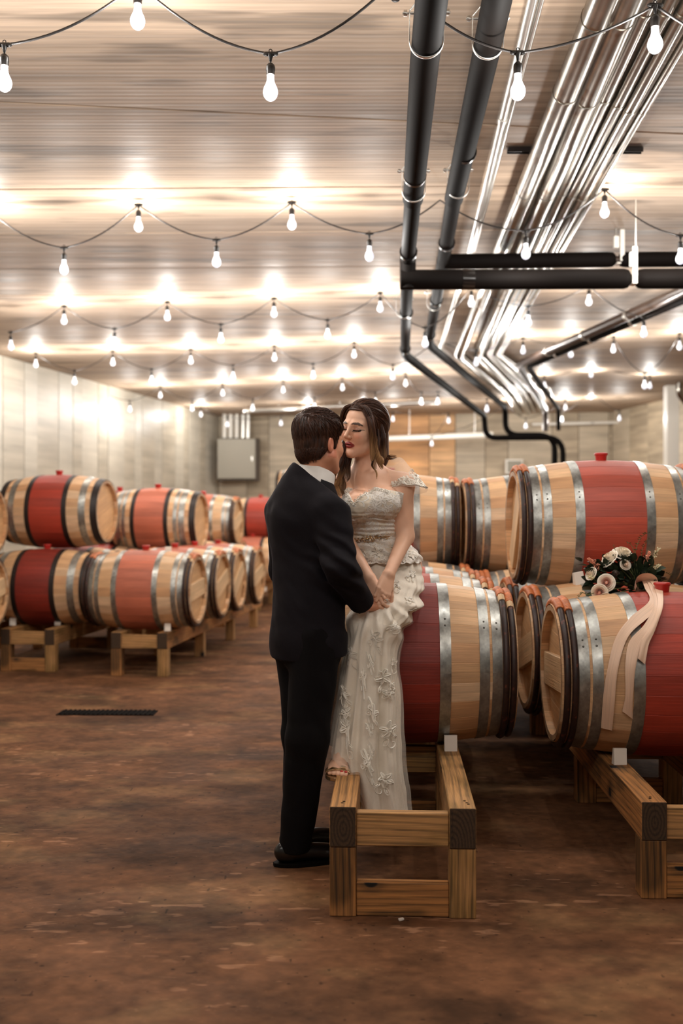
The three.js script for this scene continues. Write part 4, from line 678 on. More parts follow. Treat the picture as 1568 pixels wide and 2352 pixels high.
// strands of hair: each [points], tapered, in one geometry
function strands(list, r, colFn, sides = 3) { return mergeGeometries(list.map((pts, i) => sweep(pts, (t) => r * (t < 0.1 ? 0.6 + 4 * t : 1 - 0.75 * ((t - 0.1) / 0.9) ** 2), sides, false, (t) => colFn(t, i)))); }

// ---------------------------------------------------------------- groom
const groom = (() => {
  const g = thing('person', 'man in a black suit standing with his back to the viewer', 'person', at(690, 1985, 3.95).setY(0));
  const o = g.position, K = (px, py, d) => at(px, py, d).sub(o);                       // joints in the group's frame
  const head = frame(K(735, 1018, 3.95), Math.PI - 0.86, -0.02, 0.04);                  // faces away, to the right
  const b = 0.90, fwd = V(Math.sin(b), 0, -Math.cos(b)), rt = V(Math.cos(b), 0, Math.sin(b));
  const nb = K(716, 1108, 3.95), shR = K(756, 1174, 3.83), shL = K(653, 1172, 4.06), elR = K(780, 1302, 3.76), wrR = K(833, 1388, 3.93), elL = K(656, 1312, 4.12), wrL = K(740, 1400, 4.20), pel = K(707, 1440, 3.95), hipR = K(722, 1462, 3.88), hipL = K(692, 1462, 4.03), knR = K(706, 1695, 3.86), knL = K(696, 1690, 4.01), anR = K(673, 1938, 3.93), anL = K(680, 1925, 4.10);
  const hR = hand(wrR, K(862, 1382, 3.965).sub(wrR), V(-0.1, 0.35, 0.9), -1, [[0.15, 0.5, 0.5], [0.2, 0.6, 0.5], [0.25, 0.65, 0.5], [0.3, 0.7, 0.5]], { thumb: [0.2, 0.3, 0.3] });
  const hL = hand(wrL, V(0.5, -0.3, -0.6), V(0, 0.7, 0.7), 1, [[0.3, 0.5, 0.4], [0.3, 0.5, 0.4], [0.3, 0.5, 0.4], [0.3, 0.5, 0.4]]);
  const limbs = union([ell(K(705, 1215, 3.97), 0.155, 0.22, 0.105, rt, V(0, 1, 0), fwd), ell(pel, 0.15, 0.13, 0.105, rt, V(0, 1, 0), fwd), cone(nb, head.w(0, -0.055, -0.018), 0.054, 0.057), cone(nb.clone().add(V(0, -0.05, 0)), shR, 0.045, 0.045), cone(nb.clone().add(V(0, -0.05, 0)), shL, 0.045, 0.045), cone(shR, elR, 0.05, 0.038), cone(elR, wrR, 0.038, 0.027), cone(shL, elL, 0.05, 0.038), cone(elL, wrL, 0.038, 0.027), cone(hipR, knR, 0.075, 0.05), cone(knR, anR, 0.048, 0.036), cone(hipL, knL, 0.075, 0.05), cone(knL, anL, 0.048, 0.036)], 0.03);
  const hf = headIn(head, true), field = (x, y, z) => smin(smin(limbs(x, y, z), hf(x, y, z), 0.02), Math.min(hR.f(x, y, z), hL.f(x, y, z)), 0.012);
  const bx = boxOf([head.w(0, 0.13, 0), anR, anL, shR, shL, wrR, wrL, ...hR.tips, ...hL.tips], 0.1), hb = boxOf([head.w(0.1, 0.13, 0.12), head.w(-0.1, -0.14, -0.12), head.w(-0.1, 0.13, 0.12), head.w(0.1, -0.14, -0.12)], 0.0);
  const tone = skinTone(skinM), browc = lin(38, 24, 18), lipc = lin(170, 92, 78);
  const body = bodyMesh(field, bx, [[...hb, 0.0035], [...hR.box, 0.003]], 0.013);
  part('body', paint(body, (x, y, z) => { const l = head.l(x, y, z); let c = tone(x, y, z); const e = Math.hypot((Math.abs(l[0]) - 0.031) / 0.02, (l[1] - 0.026) / 0.006); if (l[2] > 0.05 && e < 1) c = browc; if (l[2] > 0.07 && Math.hypot(l[0] / 0.024, (l[1] + 0.063) / 0.013) < 1) c = lipc; if (Math.abs(l[0]) > 0.066 && l[1] > -0.06 && l[1] < 0.03 && Math.abs(l[2]) < 0.05) c = mixc(c, lin(206, 104, 80), 0.45); return c; }), M.skinB, g);
  // jacket: shell over torso and arms, closed at hem and cuffs
  const hemY = K(700, 1507, 3.95).y, cuffN = wrR.clone().sub(elR).normalize(), cuff = wrR.clone().addScaledVector(cuffN, -0.004), cuffNL = wrL.clone().sub(elL).normalize();
  const tor = union([ell(K(706, 1205, 3.965), 0.186, 0.20, 0.138, rt, V(0, 1, 0), fwd), ell(K(707, 1330, 3.96), 0.165, 0.22, 0.125, rt, V(0, 1, 0), fwd), ell(K(707, 1470, 3.955), 0.176, 0.24, 0.138, rt, V(0, 1, 0), fwd), cone(K(700, 1112, 3.95), shR, 0.062, 0.066), cone(K(700, 1112, 3.96), shL, 0.062, 0.066), cone(K(707, 1085, 3.94), K(705, 1180, 3.97), 0.060, 0.12)], 0.06);
  const armR = union([cone(shR, elR, 0.073, 0.062), cone(elR, cuff.clone().addScaledVector(cuffN, 0.03), 0.062, 0.048)], 0.03), armL = union([cone(shL, elL, 0.071, 0.06), cone(elL, wrL, 0.06, 0.046)], 0.03);
  const fold = (x, y, z) => { const v = (n3(x * 9, y * 5, z * 9, 31) - 0.5) * 0.012 + (n3(x * 24 + y * 18, y * 16, z * 20, 41) - 0.5) * 0.0055; const e = Math.hypot(x - elR.x, y - elR.y, z - elR.z), w = smooth(0.20, 0.03, e); return v + w * 0.007 * Math.sin((y - elR.y) * 95 + (x - elR.x) * 60 + 3 * n3(x * 14, y * 14, z * 14, 6)); };
  const jf = (x, y, z) => { let d = smin(tor(x, y, z), Math.min(armR(x, y, z), armL(x, y, z)), 0.018); d += fold(x, y, z); const cr = (x - cuff.x) * cuffN.x + (y - cuff.y) * cuffN.y + (z - cuff.z) * cuffN.z; if (Math.hypot(x - cuff.x, y - cuff.y, z - cuff.z) < 0.12) d = smax(d, cr, 0.006); d = smax(d, hemY - y + 0.012 * Math.sin((x * fwd.x + z * fwd.z) * 9), 0.008);
    const nl = Math.hypot(x - nb.x - 0.012, z - nb.z); d = smax(d, (0.0 - ((nb.y + 0.026 - (x - nb.x) * 0.80) - y)), 0.012); return d; };
  const jb = boxOf([shR, shL, elR, elL, cuff, wrL, K(707, 1520, 3.95), K(700, 1070, 3.95)], 0.2);
  part('jacket', uvAround(nets(jf, jb[0], jb[1], 0.0075), K(707, 1300, 3.96), 0.2), M.wool, g, 'black suit jacket');
  // trousers
  const tr = union([ell(K(708, 1480, 3.955), 0.155, 0.12, 0.118, rt, V(0, 1, 0), fwd), cone(hipR, knR, 0.098, 0.077), cone(knR, anR.clone().add(V(0.004, -0.02, 0)), 0.076, 0.055), cone(hipL, knL, 0.098, 0.075), cone(knL, anL.clone().add(V(0, -0.02, 0)), 0.075, 0.060)], 0.03);
  const tf = (x, y, z) => smax(tr(x, y, z) + (n3(x * 8, y * 4, z * 8, 51) - 0.5) * 0.022 + (n3(x * 20, y * 14 + x * 12, z * 20, 61) - 0.5) * 0.008, 0.052 - y + 0.0, 0.004);
  const tb = boxOf([hipR, hipL, anR, anL, knR, knL], 0.16); tb[0].y = 0.03; tb[1].y = hemY + 0.12;
  part('trousers', nets(tf, tb[0], tb[1], 0.009), M.trouser, g);
  // shirt collar and jacket collar: tilted bands round the neck
  const nx = V(0.50, -0.52, -0.30).normalize(), band = (name, c, r, h0, h1, flare, mat, label, a0 = 0, a1 = Math.PI * 2, th = 0.004) => {
    const n = 56, pos = [], idx = [], up0 = V(0.34, 1, -0.25).normalize(), side = V(0, 1, 0).cross(fwd).normalize(), f2 = side.clone().cross(up0).normalize().negate();
    for (let i = 0; i <= n; i++) { const a = lerp(a0, a1, i / n), R = (k) => { const rr2 = r + k; return [Math.sin(a) * rr2 * 0.95, -Math.cos(a) * rr2]; }; for (const [h, k] of [[h0, flare], [h0 + 0.003, flare + th], [h1 - 0.003, th], [h1, th * 0.5], [h1 - 0.004, 0], [h0, flare - th]]) { const [s, f] = R(k), dip = 0.5 * (1 - Math.cos(a)); const p = c.clone().addScaledVector(side, s).addScaledVector(f2, f).addScaledVector(up0, h * (1 - 0.15 * dip)); pos.push(p.x, p.y, p.z); } }
    for (let i = 0; i < n; i++) for (let j = 0; j < 5; j++) { const q = i * 6 + j; idx.push(q, q + 1, q + 6, q + 1, q + 7, q + 6); }
    return part(name, geo(pos, idx), mat, g, label); };
  band('shirt_collar', K(724, 1094, 3.95), 0.070, -0.04, 0.026, 0.012, M.shirt, 'white shirt collar');
  band('jacket_collar', K(720, 1110, 3.952), 0.078, -0.035, 0.016, 0.034, M.wool, 'black jacket collar', -1.9, 1.9, 0.005);
  // hair: a cap on the skull with combed strands
  const hl = (a) => { const t = [[0, -0.078], [0.9, -0.070], [1.25, -0.040], [1.42, 0.012], [1.62, 0.014], [1.75, -0.030], [1.92, -0.028], [2.05, 0.030], [2.5, 0.058], [3.2, 0.066]]; for (let i = 1; i < t.length; i++) if (a <= t[i][0]) return lerp(t[i - 1][1], t[i][1], (a - t[i - 1][0]) / (t[i][0] - t[i - 1][0])); return 0.066; };
  const hs = headField(true), capF = (x, y, z) => { const l = head.l(x, y, z); if (Math.hypot(l[0], l[1], l[2]) > 0.19) return 0.05; const a = Math.atan2(Math.abs(l[0]), -l[2]), top = smooth(0.0, 0.10, l[1]), th = 0.004 + 0.012 * top + 0.003 * smooth(0.02, 0.09, l[2]) * top; const skull = smin(ell(V(0, 0.030, -0.014), 0.0785, 0.089, 0.098)(...l), ell(V(0, -0.03, -0.022), 0.068, 0.07, 0.075)(...l), 0.03);
    const part2 = 0.006 * Math.exp(-(((l[0] + 0.030 - 0.1 * (l[2] - 0.02)) / 0.006) ** 2)) * smooth(0.05, 0.09, l[1]) * smooth(-0.06, -0.03, l[2]); const groove = 0.0012 * Math.sin(Math.atan2(l[0], l[2] + 0.045) * 34 + 14 * l[1] + 3 * n3(l[0] * 40, l[1] * 40, l[2] * 40, 77)); return smax(skull - th + part2 + groove, (hl(a) - l[1]) * 0.8, 0.008); };
  const cap = nets(capF, hb[0].clone().addScalar(-0.03), hb[1].clone().addScalar(0.03), 0.0034), dk = lin(38, 22, 15), md = lin(86, 52, 36);
  const hair = [paint(cap, (x, y, z) => mixc(dk, md, n3(x * 120, y * 30, z * 120, 5) - 0.2))], list = []; seed = 99;
  const crown = V(0.012, 0.104, -0.062), skullR = ell(V(0, 0.030, -0.014), 0.0785, 0.089, 0.098);
  for (let i = 0; i < 2600; i++) {                                 // roots spread over the scalp; strands follow it away from the crown
    const u = rr(-1, 1), ph = rr(0, 6.283), dir = V(Math.sqrt(1 - u * u) * Math.cos(ph), u, Math.sqrt(1 - u * u) * Math.sin(ph)); let p = V(dir.x * 0.0785, 0.030 + dir.y * 0.089, -0.014 + dir.z * 0.098); const a = Math.atan2(Math.abs(p.x), -p.z); if (p.y < hl(a) + 0.002) continue;
    const pts = [], jit = rr(0.8, 1.25), L = lerp(0.018, 0.045, smooth(-0.05, 0.1, p.y)), n = 6, tw = rr(-0.35, 0.35), lift = rr(0.9, 1.25);
    for (let k = 0; k <= n; k++) { const top = smooth(0.0, 0.10, p.y), th = (0.0045 + 0.013 * top + 0.003 * smooth(0.02, 0.09, p.z) * top) * lift * lerp(0.55, 1, smooth(-0.06, -0.01, p.y)) * (k / n < 0.3 ? 0.8 + k / n * 0.7 : 1), c = V(0, 0.030, -0.014), nn = V((p.x - c.x) / 0.0785 ** 2, (p.y - c.y) / 0.089 ** 2, (p.z - c.z) / 0.098 ** 2).normalize(); if (p.y < hl(Math.atan2(Math.abs(p.x), -p.z)) - 0.008) break; pts.push(head.w(p.x + nn.x * th, p.y + nn.y * th, p.z + nn.z * th)); let t = p.clone().sub(crown).normalize(); const fw2 = smooth(0.05, 0.1, p.y); t = t.multiplyScalar(1 - 0.55 * fw2).add(V(0.25 * fw2, 0.1 * fw2, 0.75 * fw2)).add(V(tw * 0.4, 0, tw * 0.3)); t.addScaledVector(nn, -t.dot(nn)).normalize(); p.addScaledVector(t, L / n * jit); const e = skullR(p.x, p.y, p.z); p.addScaledVector(nn, -e); }
    if (pts.length > 2) list.push(pts);
  }
  for (let i = 0; i < 900; i++) {                                  // the short hair of the nape and behind the ears
    const a = rr(-1.38, 1.38), y0 = rr(hl(Math.abs(a)) + 0.004, -0.015), pts = []; const tw = rr(-0.12, 0.12); for (let k = 0; k <= 4; k++) { const y = y0 - k * 0.0042 - 0.002, q = Math.sqrt(Math.max(0.05, 1 - ((y + 0.03) / 0.07) ** 2)), aa = a + tw * k / 4, e = 0.0045 + 0.002 * (k === 4) + rr(0, 0.001), q2 = Math.sqrt(Math.max(0, 1 - ((y - 0.03) / 0.089) ** 2)); const rx = Math.max(0.068 * q, 0.0785 * q2) + e + 0.003, bz = -Math.cos(aa), z = Math.min(-0.022 + bz * (0.075 * q + e + 0.003), -0.014 + bz * (0.098 * q2 + e + 0.003)); pts.push(head.w(Math.sin(aa) * rx, y, Math.cos(aa) > 0 ? z : -0.02)); } list.push(pts);
  }
  const tint = list.map(() => rr(0, 1)); hair.push(strands(list, 0.0011, (t, i) => mixc(dk, md, tint[i] * 0.9 + 0.15 * t)));
  part('hair', mergeGeometries(hair.map((q) => { const w = q.index ? q.toNonIndexed() : q; w.deleteAttribute('uv'); return w; })), M.hair, g, 'short dark brown hair with a side part');
  // shoes
  for (const [an, a] of [[anR, 1.25], [anL, 1.0]]) {
    const f = V(Math.sin(a), 0, -Math.cos(a)), s = V(f.z, 0, -f.x), Q = (x, y) => V(an.x, 0, an.z).addScaledVector(f, x).setY(y);
    const up = union([ell(Q(-0.02, 0.052), 0.036, 0.045, 0.055, s, V(0, 1, 0), f), ell(Q(0.06, 0.042), 0.040, 0.034, 0.09, s, V(0, 1, 0), f), ell(Q(0.145, 0.034), 0.043, 0.026, 0.065, s, V(0, 1, 0), f)], 0.03), flat = (x, y, z) => smax(up(x, y, z), 0.012 - y, 0.004);
    const sb = boxOf([Q(-0.08, 0), Q(0.22, 0.1)], 0.06); sb[0].y = 0.0; const sh = part('shoe', nets(flat, sb[0], sb[1], 0.006), M.shoe, g);
    const sole = new THREE.Shape(); const sw = (t) => 0.034 + 0.012 * Math.sin(clamp(t) * 3.1) + 0.004; const R2 = 14; for (let k = 0; k <= R2; k++) { const t = k / R2; const xx = -0.075 + 0.285 * t, ww = Math.min(sw(t), Math.sqrt(Math.max(0, 0.09 * (xx + 0.076))) * 0.5 + 0.004, Math.sqrt(Math.max(0, 0.09 * (0.212 - xx))) * 0.55 + 0.003); k ? sole.lineTo(xx, ww) : sole.moveTo(xx, ww); } for (let k = R2; k >= 0; k--) { const t = k / R2, xx = -0.075 + 0.285 * t, ww = Math.min(sw(t), Math.sqrt(Math.max(0, 0.09 * (xx + 0.076))) * 0.5 + 0.004, Math.sqrt(Math.max(0, 0.09 * (0.212 - xx))) * 0.55 + 0.003); sole.lineTo(xx, -ww); }
    const sg = new THREE.ExtrudeGeometry(sole, { depth: 0.012, bevelEnabled: true, bevelSize: 0.002, bevelThickness: 0.0015, bevelSegments: 1 }); sg.rotateX(-Math.PI / 2); const sm = part('sole', moved(sg, an.x, 0.002, an.z, 0, Math.PI / 2 - a, 0), M.rubber, sh);
  }
  return g;
})();

// ---------------------------------------------------------------- bride
// lace cloth: cream ground with white flowers and scrolls, drawn on a canvas
function laceCanvas(size, n, ground, white, s) {
  const c = document.createElement('canvas'); c.width = c.height = size; const x = c.getContext('2d'); x.fillStyle = ground; x.fillRect(0, 0, size, size); seed = s;
  x.lineCap = 'round';
  for (let i = 0; i < n; i++) {
    const cx = rr(0, size), cy = rr(0, size), R = rr(0.04, 0.085) * size, a0 = rr(0, 6.28), petals = 5 + Math.floor(rr(0, 3)), curl = rr(0, 1) < 0.45;
    for (const ox of [-size, 0, size]) for (const oy of [-size, 0, size]) {
      if (cx + ox < -R * 2 || cx + ox > size + R * 2 || cy + oy < -R * 2 || cy + oy > size + R * 2) continue;
      x.save(); x.translate(cx + ox, cy + oy); x.rotate(a0);
      if (curl) { x.strokeStyle = white; x.lineWidth = R * 0.26; x.beginPath(); for (let k = 0; k <= 24; k++) { const t = k / 24, r = R * (0.25 + 1.2 * t), a = t * 4.6; k ? x.lineTo(Math.cos(a) * r, Math.sin(a) * r * 0.8) : x.moveTo(r, 0); } x.stroke(); }
      else { for (let p = 0; p < petals; p++) { x.rotate(6.283 / petals); x.fillStyle = white; x.globalAlpha = 0.75; x.beginPath(); x.ellipse(R * 0.55, 0, R * 0.5, R * 0.3, 0, 0, 6.3); x.fill(); x.globalAlpha = 1; x.strokeStyle = white; x.lineWidth = R * 0.09; x.stroke(); x.beginPath(); x.moveTo(R * 0.2, 0); x.lineTo(R * 0.85, 0); x.strokeStyle = ground; x.lineWidth = R * 0.05; x.stroke(); } x.fillStyle = white; x.beginPath(); x.arc(0, 0, R * 0.2, 0, 6.3); x.fill(); }
      x.restore();
    }
  }
  return c;
}
const canvasTex = (c, color, k) => { const t = new THREE.CanvasTexture(c); t.wrapS = t.wrapT = THREE.RepeatWrapping; t.repeat.set(k, k); if (color) t.colorSpace = THREE.SRGBColorSpace; return t; };
const laceC = laceCanvas(1024, 150, 'rgb(234,222,202)', 'rgb(248,244,236)', 5), laceB = laceCanvas(1024, 150, 'rgb(70,70,70)', 'rgb(255,255,255)', 5);
M.lace = phy({ map: canvasTex(laceC, true, 1 / 0.26), bumpMap: canvasTex(laceB, false, 1 / 0.26), bumpScale: 0.003, roughness: 0.75, sheen: 0.3, sheenColor: new THREE.Color(0.9, 0.86, 0.8), sheenRoughness: 0.6 });
const meshC = tex(256, 256, (u, v) => { const n = 0.97 + 0.06 * (fbm(u, v, 40, 40, 3, 601) - 0.5), w = Math.pow(Math.max(Math.abs(Math.sin(u * Math.PI * 32)), Math.abs(Math.sin(v * Math.PI * 32))), 8); return [(248 + 4 * w) * n, (237 + 8 * w) * n, (219 + 12 * w) * n]; }, true, 1 / 0.08, 1 / 0.08);
M.tulle = phy({ map: meshC, roughness: 0.7, sheen: 0.5, sheenColor: new THREE.Color(1, 0.96, 0.9), sheenRoughness: 0.5 });
M.sheer = phy({ color: lin(248, 240, 228), roughness: 0.7, transparent: true, opacity: 0.26, side: THREE.DoubleSide, sheen: 0.4, sheenColor: new THREE.Color(1, 0.96, 0.9) });
M.applique = phy({ color: lin(246, 240, 228), roughness: 0.7, sheen: 0.3, sheenColor: new THREE.Color(1, 1, 1) });
M.gold = std({ color: lin(192, 162, 122), roughness: 0.3, metalness: 0.85 });
M.crystal = phy({ color: lin(236, 226, 214), roughness: 0.08, metalness: 0.35, clearcoat: 1, clearcoatRoughness: 0.05 });
M.nailskin = phy({ color: lin(196, 60, 56), roughness: 0.25, clearcoat: 0.6 });

const bride = (() => {
  const g = thing('person', 'woman in an ivory lace wedding gown sitting on a barrel and leaning towards the man', 'person', at(880, 1342, 4.4));
  const o = g.position, K = (px, py, d) => at(px, py, d).sub(o);
  const head = frame(K(834, 987, 4.13), -0.72, -0.15, 0.03);
  const yaw = -0.42, fwd = V(Math.sin(yaw), 0, Math.cos(yaw)), lf = V(Math.cos(yaw), 0, -Math.sin(yaw));
  const nb = K(845, 1092, 4.18), shL = K(926, 1112, 4.12), shR = K(768, 1116, 4.24), elL = K(931, 1232, 4.12), wrL = K(893, 1318, 3.98), elR = K(786, 1228, 4.12), wrR = K(847, 1326, 3.985);
  const chest = K(855, 1165, 4.20), waist = K(862, 1235, 4.245), pel = K(888, 1305, 4.36), hipL = K(922, 1320, 4.33), hipR = K(860, 1318, 4.40), knL = K(886, 1420, 4.03), knR = K(852, 1424, 4.05), anL = K(876, 1690, 4.00), anR = K(790, 1690, 3.965), toeR = K(773, 1772, 3.865);
  const hL = hand(wrL, K(879, 1360, 3.95).sub(wrL), V(0.50, 0.30, 0.80), -1, [[0.35, 0.75, 0.5], [0.4, 0.8, 0.5], [0.4, 0.8, 0.5], [0.35, 0.75, 0.5]], { scale: 0.93, thumb: [0.15, 0.25, 0.2], thumbOut: 0.55 });
  const hR = hand(wrR, K(862, 1364, 3.955).sub(wrR), V(-0.55, 0.25, 0.75), 1, [[0.3, 0.8, 0.5], [0.35, 0.8, 0.5], [0.35, 0.8, 0.5], [0.4, 0.8, 0.5]], { scale: 0.92, thumb: [0.4, 0.4, 0.3], thumbOut: 0.3 });
  const bustR = K(822, 1156, 4.075), bustL = K(884, 1152, 4.085);
  const trunk = union([ell(chest, 0.135, 0.135, 0.088, lf, V(0, 1, 0), fwd), ell(waist, 0.112, 0.12, 0.085, lf, V(0, 1, 0), fwd), ell(pel, 0.155, 0.12, 0.125, lf, V(0, 1, 0), fwd), cone(nb, head.w(0, -0.058, -0.022), 0.053, 0.0475), cone(nb, shL, 0.048, 0.043), cone(nb, shR, 0.048, 0.043), cone(K(846, 1108, 4.14), chest, 0.055, 0.08)], 0.045);
  const bust = union([ell(bustR, 0.060, 0.056, 0.058), ell(bustL, 0.060, 0.056, 0.058)], 0.02);
  const arms = union([cone(shL, elL, 0.0415, 0.0335), cone(elL, wrL, 0.0345, 0.0225), cone(shR, elR, 0.0415, 0.0335), cone(elR, wrR, 0.0345, 0.0235)], 0.02);
  const legs = union([cone(hipL, knL, 0.075, 0.045), cone(knL, anL, 0.044, 0.03), cone(hipR, knR, 0.075, 0.045), cone(knR, anR, 0.046, 0.031)], 0.02);
  // the right foot, arched in a heeled sandal, toes to the viewer
  const fd = toeR.clone().sub(anR), heel = K(787, 1738, 4.0), ball = K(776, 1758, 3.895), sx = V(1, 0, 0.15).normalize();
  const footParts = [cone(anR, heel, 0.033, 0.030), cone(anR, ball, 0.034, 0.030), ell(ball, 0.040, 0.020, 0.04, sx)];
  for (let i = 0; i < 5; i++) { const bx = ball.clone().addScaledVector(sx, -0.030 + i * 0.0155).add(V(0, -0.004, 0.02)), len = [0.040, 0.046, 0.042, 0.036, 0.028][4 - i] + (i === 4 ? 0.006 : 0); footParts.push(cone(bx, bx.clone().add(V(-0.002, -0.013, len)), 0.0095, i === 0 ? 0.0085 : 0.0082)); }
  const foot = union(footParts, 0.010), footB = bounded(ball, 0.16, foot);
  const collar = union([cone(K(838, 1106, 4.115), K(905, 1092, 4.125), 0.008, 0.007), cone(K(832, 1107, 4.12), K(786, 1104, 4.20), 0.008, 0.007)], 0.01);
  const hf = headIn(head, false);
  const field = (x, y, z) => { let d = smin(trunk(x, y, z), bust(x, y, z), 0.045); d = smin(d, collar(x, y, z), 0.02); d = smin(d, arms(x, y, z), 0.028); d = smin(d, legs(x, y, z), 0.02); d = smin(d, hf(x, y, z), 0.018); d = smin(d, Math.min(hL.f(x, y, z), hR.f(x, y, z)), 0.010); return smin(d, footB(x, y, z), 0.012); };
  const hb = boxOf([head.w(0.1, 0.13, 0.12), head.w(-0.1, -0.13, -0.12), head.w(-0.1, 0.13, 0.12), head.w(0.1, -0.13, -0.12)], 0), cb = boxOf([K(770, 1075, 4.2), K(930, 1175, 4.0)], 0.03), fb = boxOf([ball, toeR, heel, anR], 0.06);
  const base = skinTone(skinW), lipc = lin(158, 62, 60), browc = lin(50, 29, 20), shadow = lin(128, 78, 60), lash = lin(22, 14, 12), blush = lin(224, 138, 108);
  const body = bodyMesh(field, boxOf([head.w(0, 0.13, 0), shL, shR, anL, anR, toeR, pel, elL, elR, ...hL.tips, ...hR.tips], 0.16), [[...hb, 0.0026], [...boxOf([hL.box[0], hL.box[1], hR.box[0], hR.box[1]], 0), 0.0028], [...fb, 0.0035], [...cb, 0.006]], 0.012);
  part('body', paint(body, (x, y, z) => {
    const l = head.l(x, y, z), ax = Math.abs(l[0]); let c = base(x, y, z);
    if (l[2] > 0.04 && Math.hypot(...l) < 0.15) {
      const lip = Math.hypot(l[0] / 0.0245, (l[1] + 0.063) / (0.0132 - 0.16 * Math.max(0, ax - 0.012))); if (l[2] > 0.07) c = mixc(c, lipc, smooth(1.06, 0.92, lip));
      if (lip < 1 && Math.abs(l[1] + 0.0632) < 0.0018 && ax < 0.014) c = lin(60, 16, 18);
      const bx = (ax - 0.031) / 0.0205, by = (l[1] - 0.0235 + 0.0035 * bx * bx + (bx > 0.3 ? 0.002 * bx : 0)) / 0.0050; if (bx * bx * 0.9 + by * by < 1) c = mixc(c, browc, 0.92);
      const ex = (ax - 0.031) / 0.0165, ey = (l[1] - 0.0025) / 0.0095; c = mixc(c, shadow, 0.75 * smooth(1.1, 0.5, Math.hypot(ex, ey)));
      const ly = l[1] + 0.0052 - 0.0022 * ex * ex; if (Math.abs(ex) < 1.02 && Math.abs(ly) < 0.0024) c = lash; if (ex > 0.6 && ex < 1.45 && Math.abs(l[1] + 0.0020 - 0.004 * (ex - 0.6)) < 0.0016) c = lash;
      c = mixc(c, blush, 0.5 * smooth(1.1, 0.3, Math.hypot((ax - 0.042) / 0.022, (l[1] + 0.024) / 0.017)));
    }
    return c;
  }), M.skinB, g);
  // painted toe nails and the eyelashes
  const lashes = []; for (const s of [-1, 1]) for (let i = 0; i < 11; i++) { const t = (i / 10 - 0.5) * 2, a = head.w(s * (0.031 + t * 0.0145), -0.0050 + 0.002 * t * t, 0.0830 - 0.004 * t * t), b2 = head.w(s * (0.031 + t * 0.0185), -0.0115 + 0.002 * t * t, 0.0925 - 0.005 * t * t); lashes.push(sweep([a, a.clone().lerp(b2, 0.5).add(V(0, -0.001, 0)), b2], (q) => 0.0007 * (1.1 - q), 4, false)); }
  part('eyelashes', merge(lashes), M.nail, g);
  for (let i = 3; i < 5; i++) { const n = part('toenail', new THREE.SphereGeometry(1, 10, 8), M.nailskin, g); const bx = ball.clone().addScaledVector(sx, -0.030 + i * 0.0155).add(V(-0.002, -0.011, 0.062 + (i === 4 ? 0.006 : 0))); n.position.copy(bx).add(V(0, 0.004, -0.002)); n.scale.set(0.0062, 0.0045, 0.006); }
  // sandal
  const sandal = part('sandal', (() => { const list = []; const P = (u, v, w) => ball.clone().addScaledVector(sx, u).add(V(0, v, w)); const straps = [[-0.046, 0.0, 0.03], [0.046, 0.0, 0.03]];
    for (const [h, w, r] of [[0.022, 0.030, 0.0062], [0.014, 0.052, 0.0055]]) { const pts = []; for (let k = 0; k <= 14; k++) { const a = k / 14 * Math.PI; pts.push(P(-Math.cos(a) * 0.046, Math.sin(a) * h - 0.016, w)); } list.push(sweep(pts, r, 8, true, undefined, 0.5)); }
    for (const s of [-1, 1]) list.push(sweep([P(s * 0.045, -0.016, 0.03), P(s * 0.02, 0.004, 0.05), P(-s * 0.03, -0.006, 0.056)], 0.005, 6, true, undefined, 0.5));
    return merge(list); })(), M.gold, g, 'gold strappy sandal');
  const soleS = new THREE.Shape(); for (let k = 0; k <= 20; k++) { const a = k / 20 * Math.PI * 2; const xx = Math.cos(a) * 0.045, yy = Math.sin(a) * 0.058; k ? soleS.lineTo(xx, yy) : soleS.moveTo(xx, yy); } const sg = new THREE.ExtrudeGeometry(soleS, { depth: 0.010, bevelEnabled: true, bevelSize: 0.003, bevelThickness: 0.002, bevelSegments: 2 }); sg.rotateX(-Math.PI / 2); part('sole', moved(sg, ball.x, ball.y - 0.038, ball.z + 0.028), M.gold, sandal); part('heel_stem', sweep([heel.clone().add(V(0, -0.02, -0.02)), heel.clone().add(V(0, -0.075, -0.03))], (t) => 0.016 - 0.008 * t, 10), M.gold, sandal);

  // ---- gown: bodice (distance field), skirt, overlay (lofts)
  const sweet = (u) => 0.012 + 0.030 * Math.abs(Math.sin((u) * Math.PI)) ;
  const topAt = (x, y, z) => { const u = ((x - chest.x) * lf.x + (z - chest.z) * lf.z), v = Math.abs(u - 0.004); const yTop = K(843, 1158, 4.08).y + (v < 0.058 ? 0.068 * Math.pow(v / 0.058, 0.75) : 0.068 - 0.22 * (v - 0.058)); const back = (x - chest.x) * fwd.x + (z - chest.z) * fwd.z < -0.02 ? -0.02 : 0; return y - yTop - back; };
  const bf = (x, y, z) => { let d = smin(trunk(x, y, z), bust(x, y, z), 0.04) - 0.009; d += 0.0022 * Math.sin(y * 330 + 4 * n3(x * 18, y * 18, z * 18, 8)) * smooth(K(0, 1178, 4.1).y + 0.02, K(0, 1195, 4.1).y, y) + (n3(x * 70, y * 70, z * 70, 12) - 0.5) * 0.003; d = smax(d, topAt(x, y, z), 0.004); return smax(d, K(0, 1262, 4.2).y - y, 0.004); };
  const bb = boxOf([K(770, 1110, 4.25), K(935, 1265, 4.02), K(860, 1200, 4.4)], 0.04);
  part('bodice', uvAround(nets(bf, bb[0], bb[1], 0.0042), chest, 0.13), M.lace, g, 'strapless lace bodice with a sweetheart neckline');
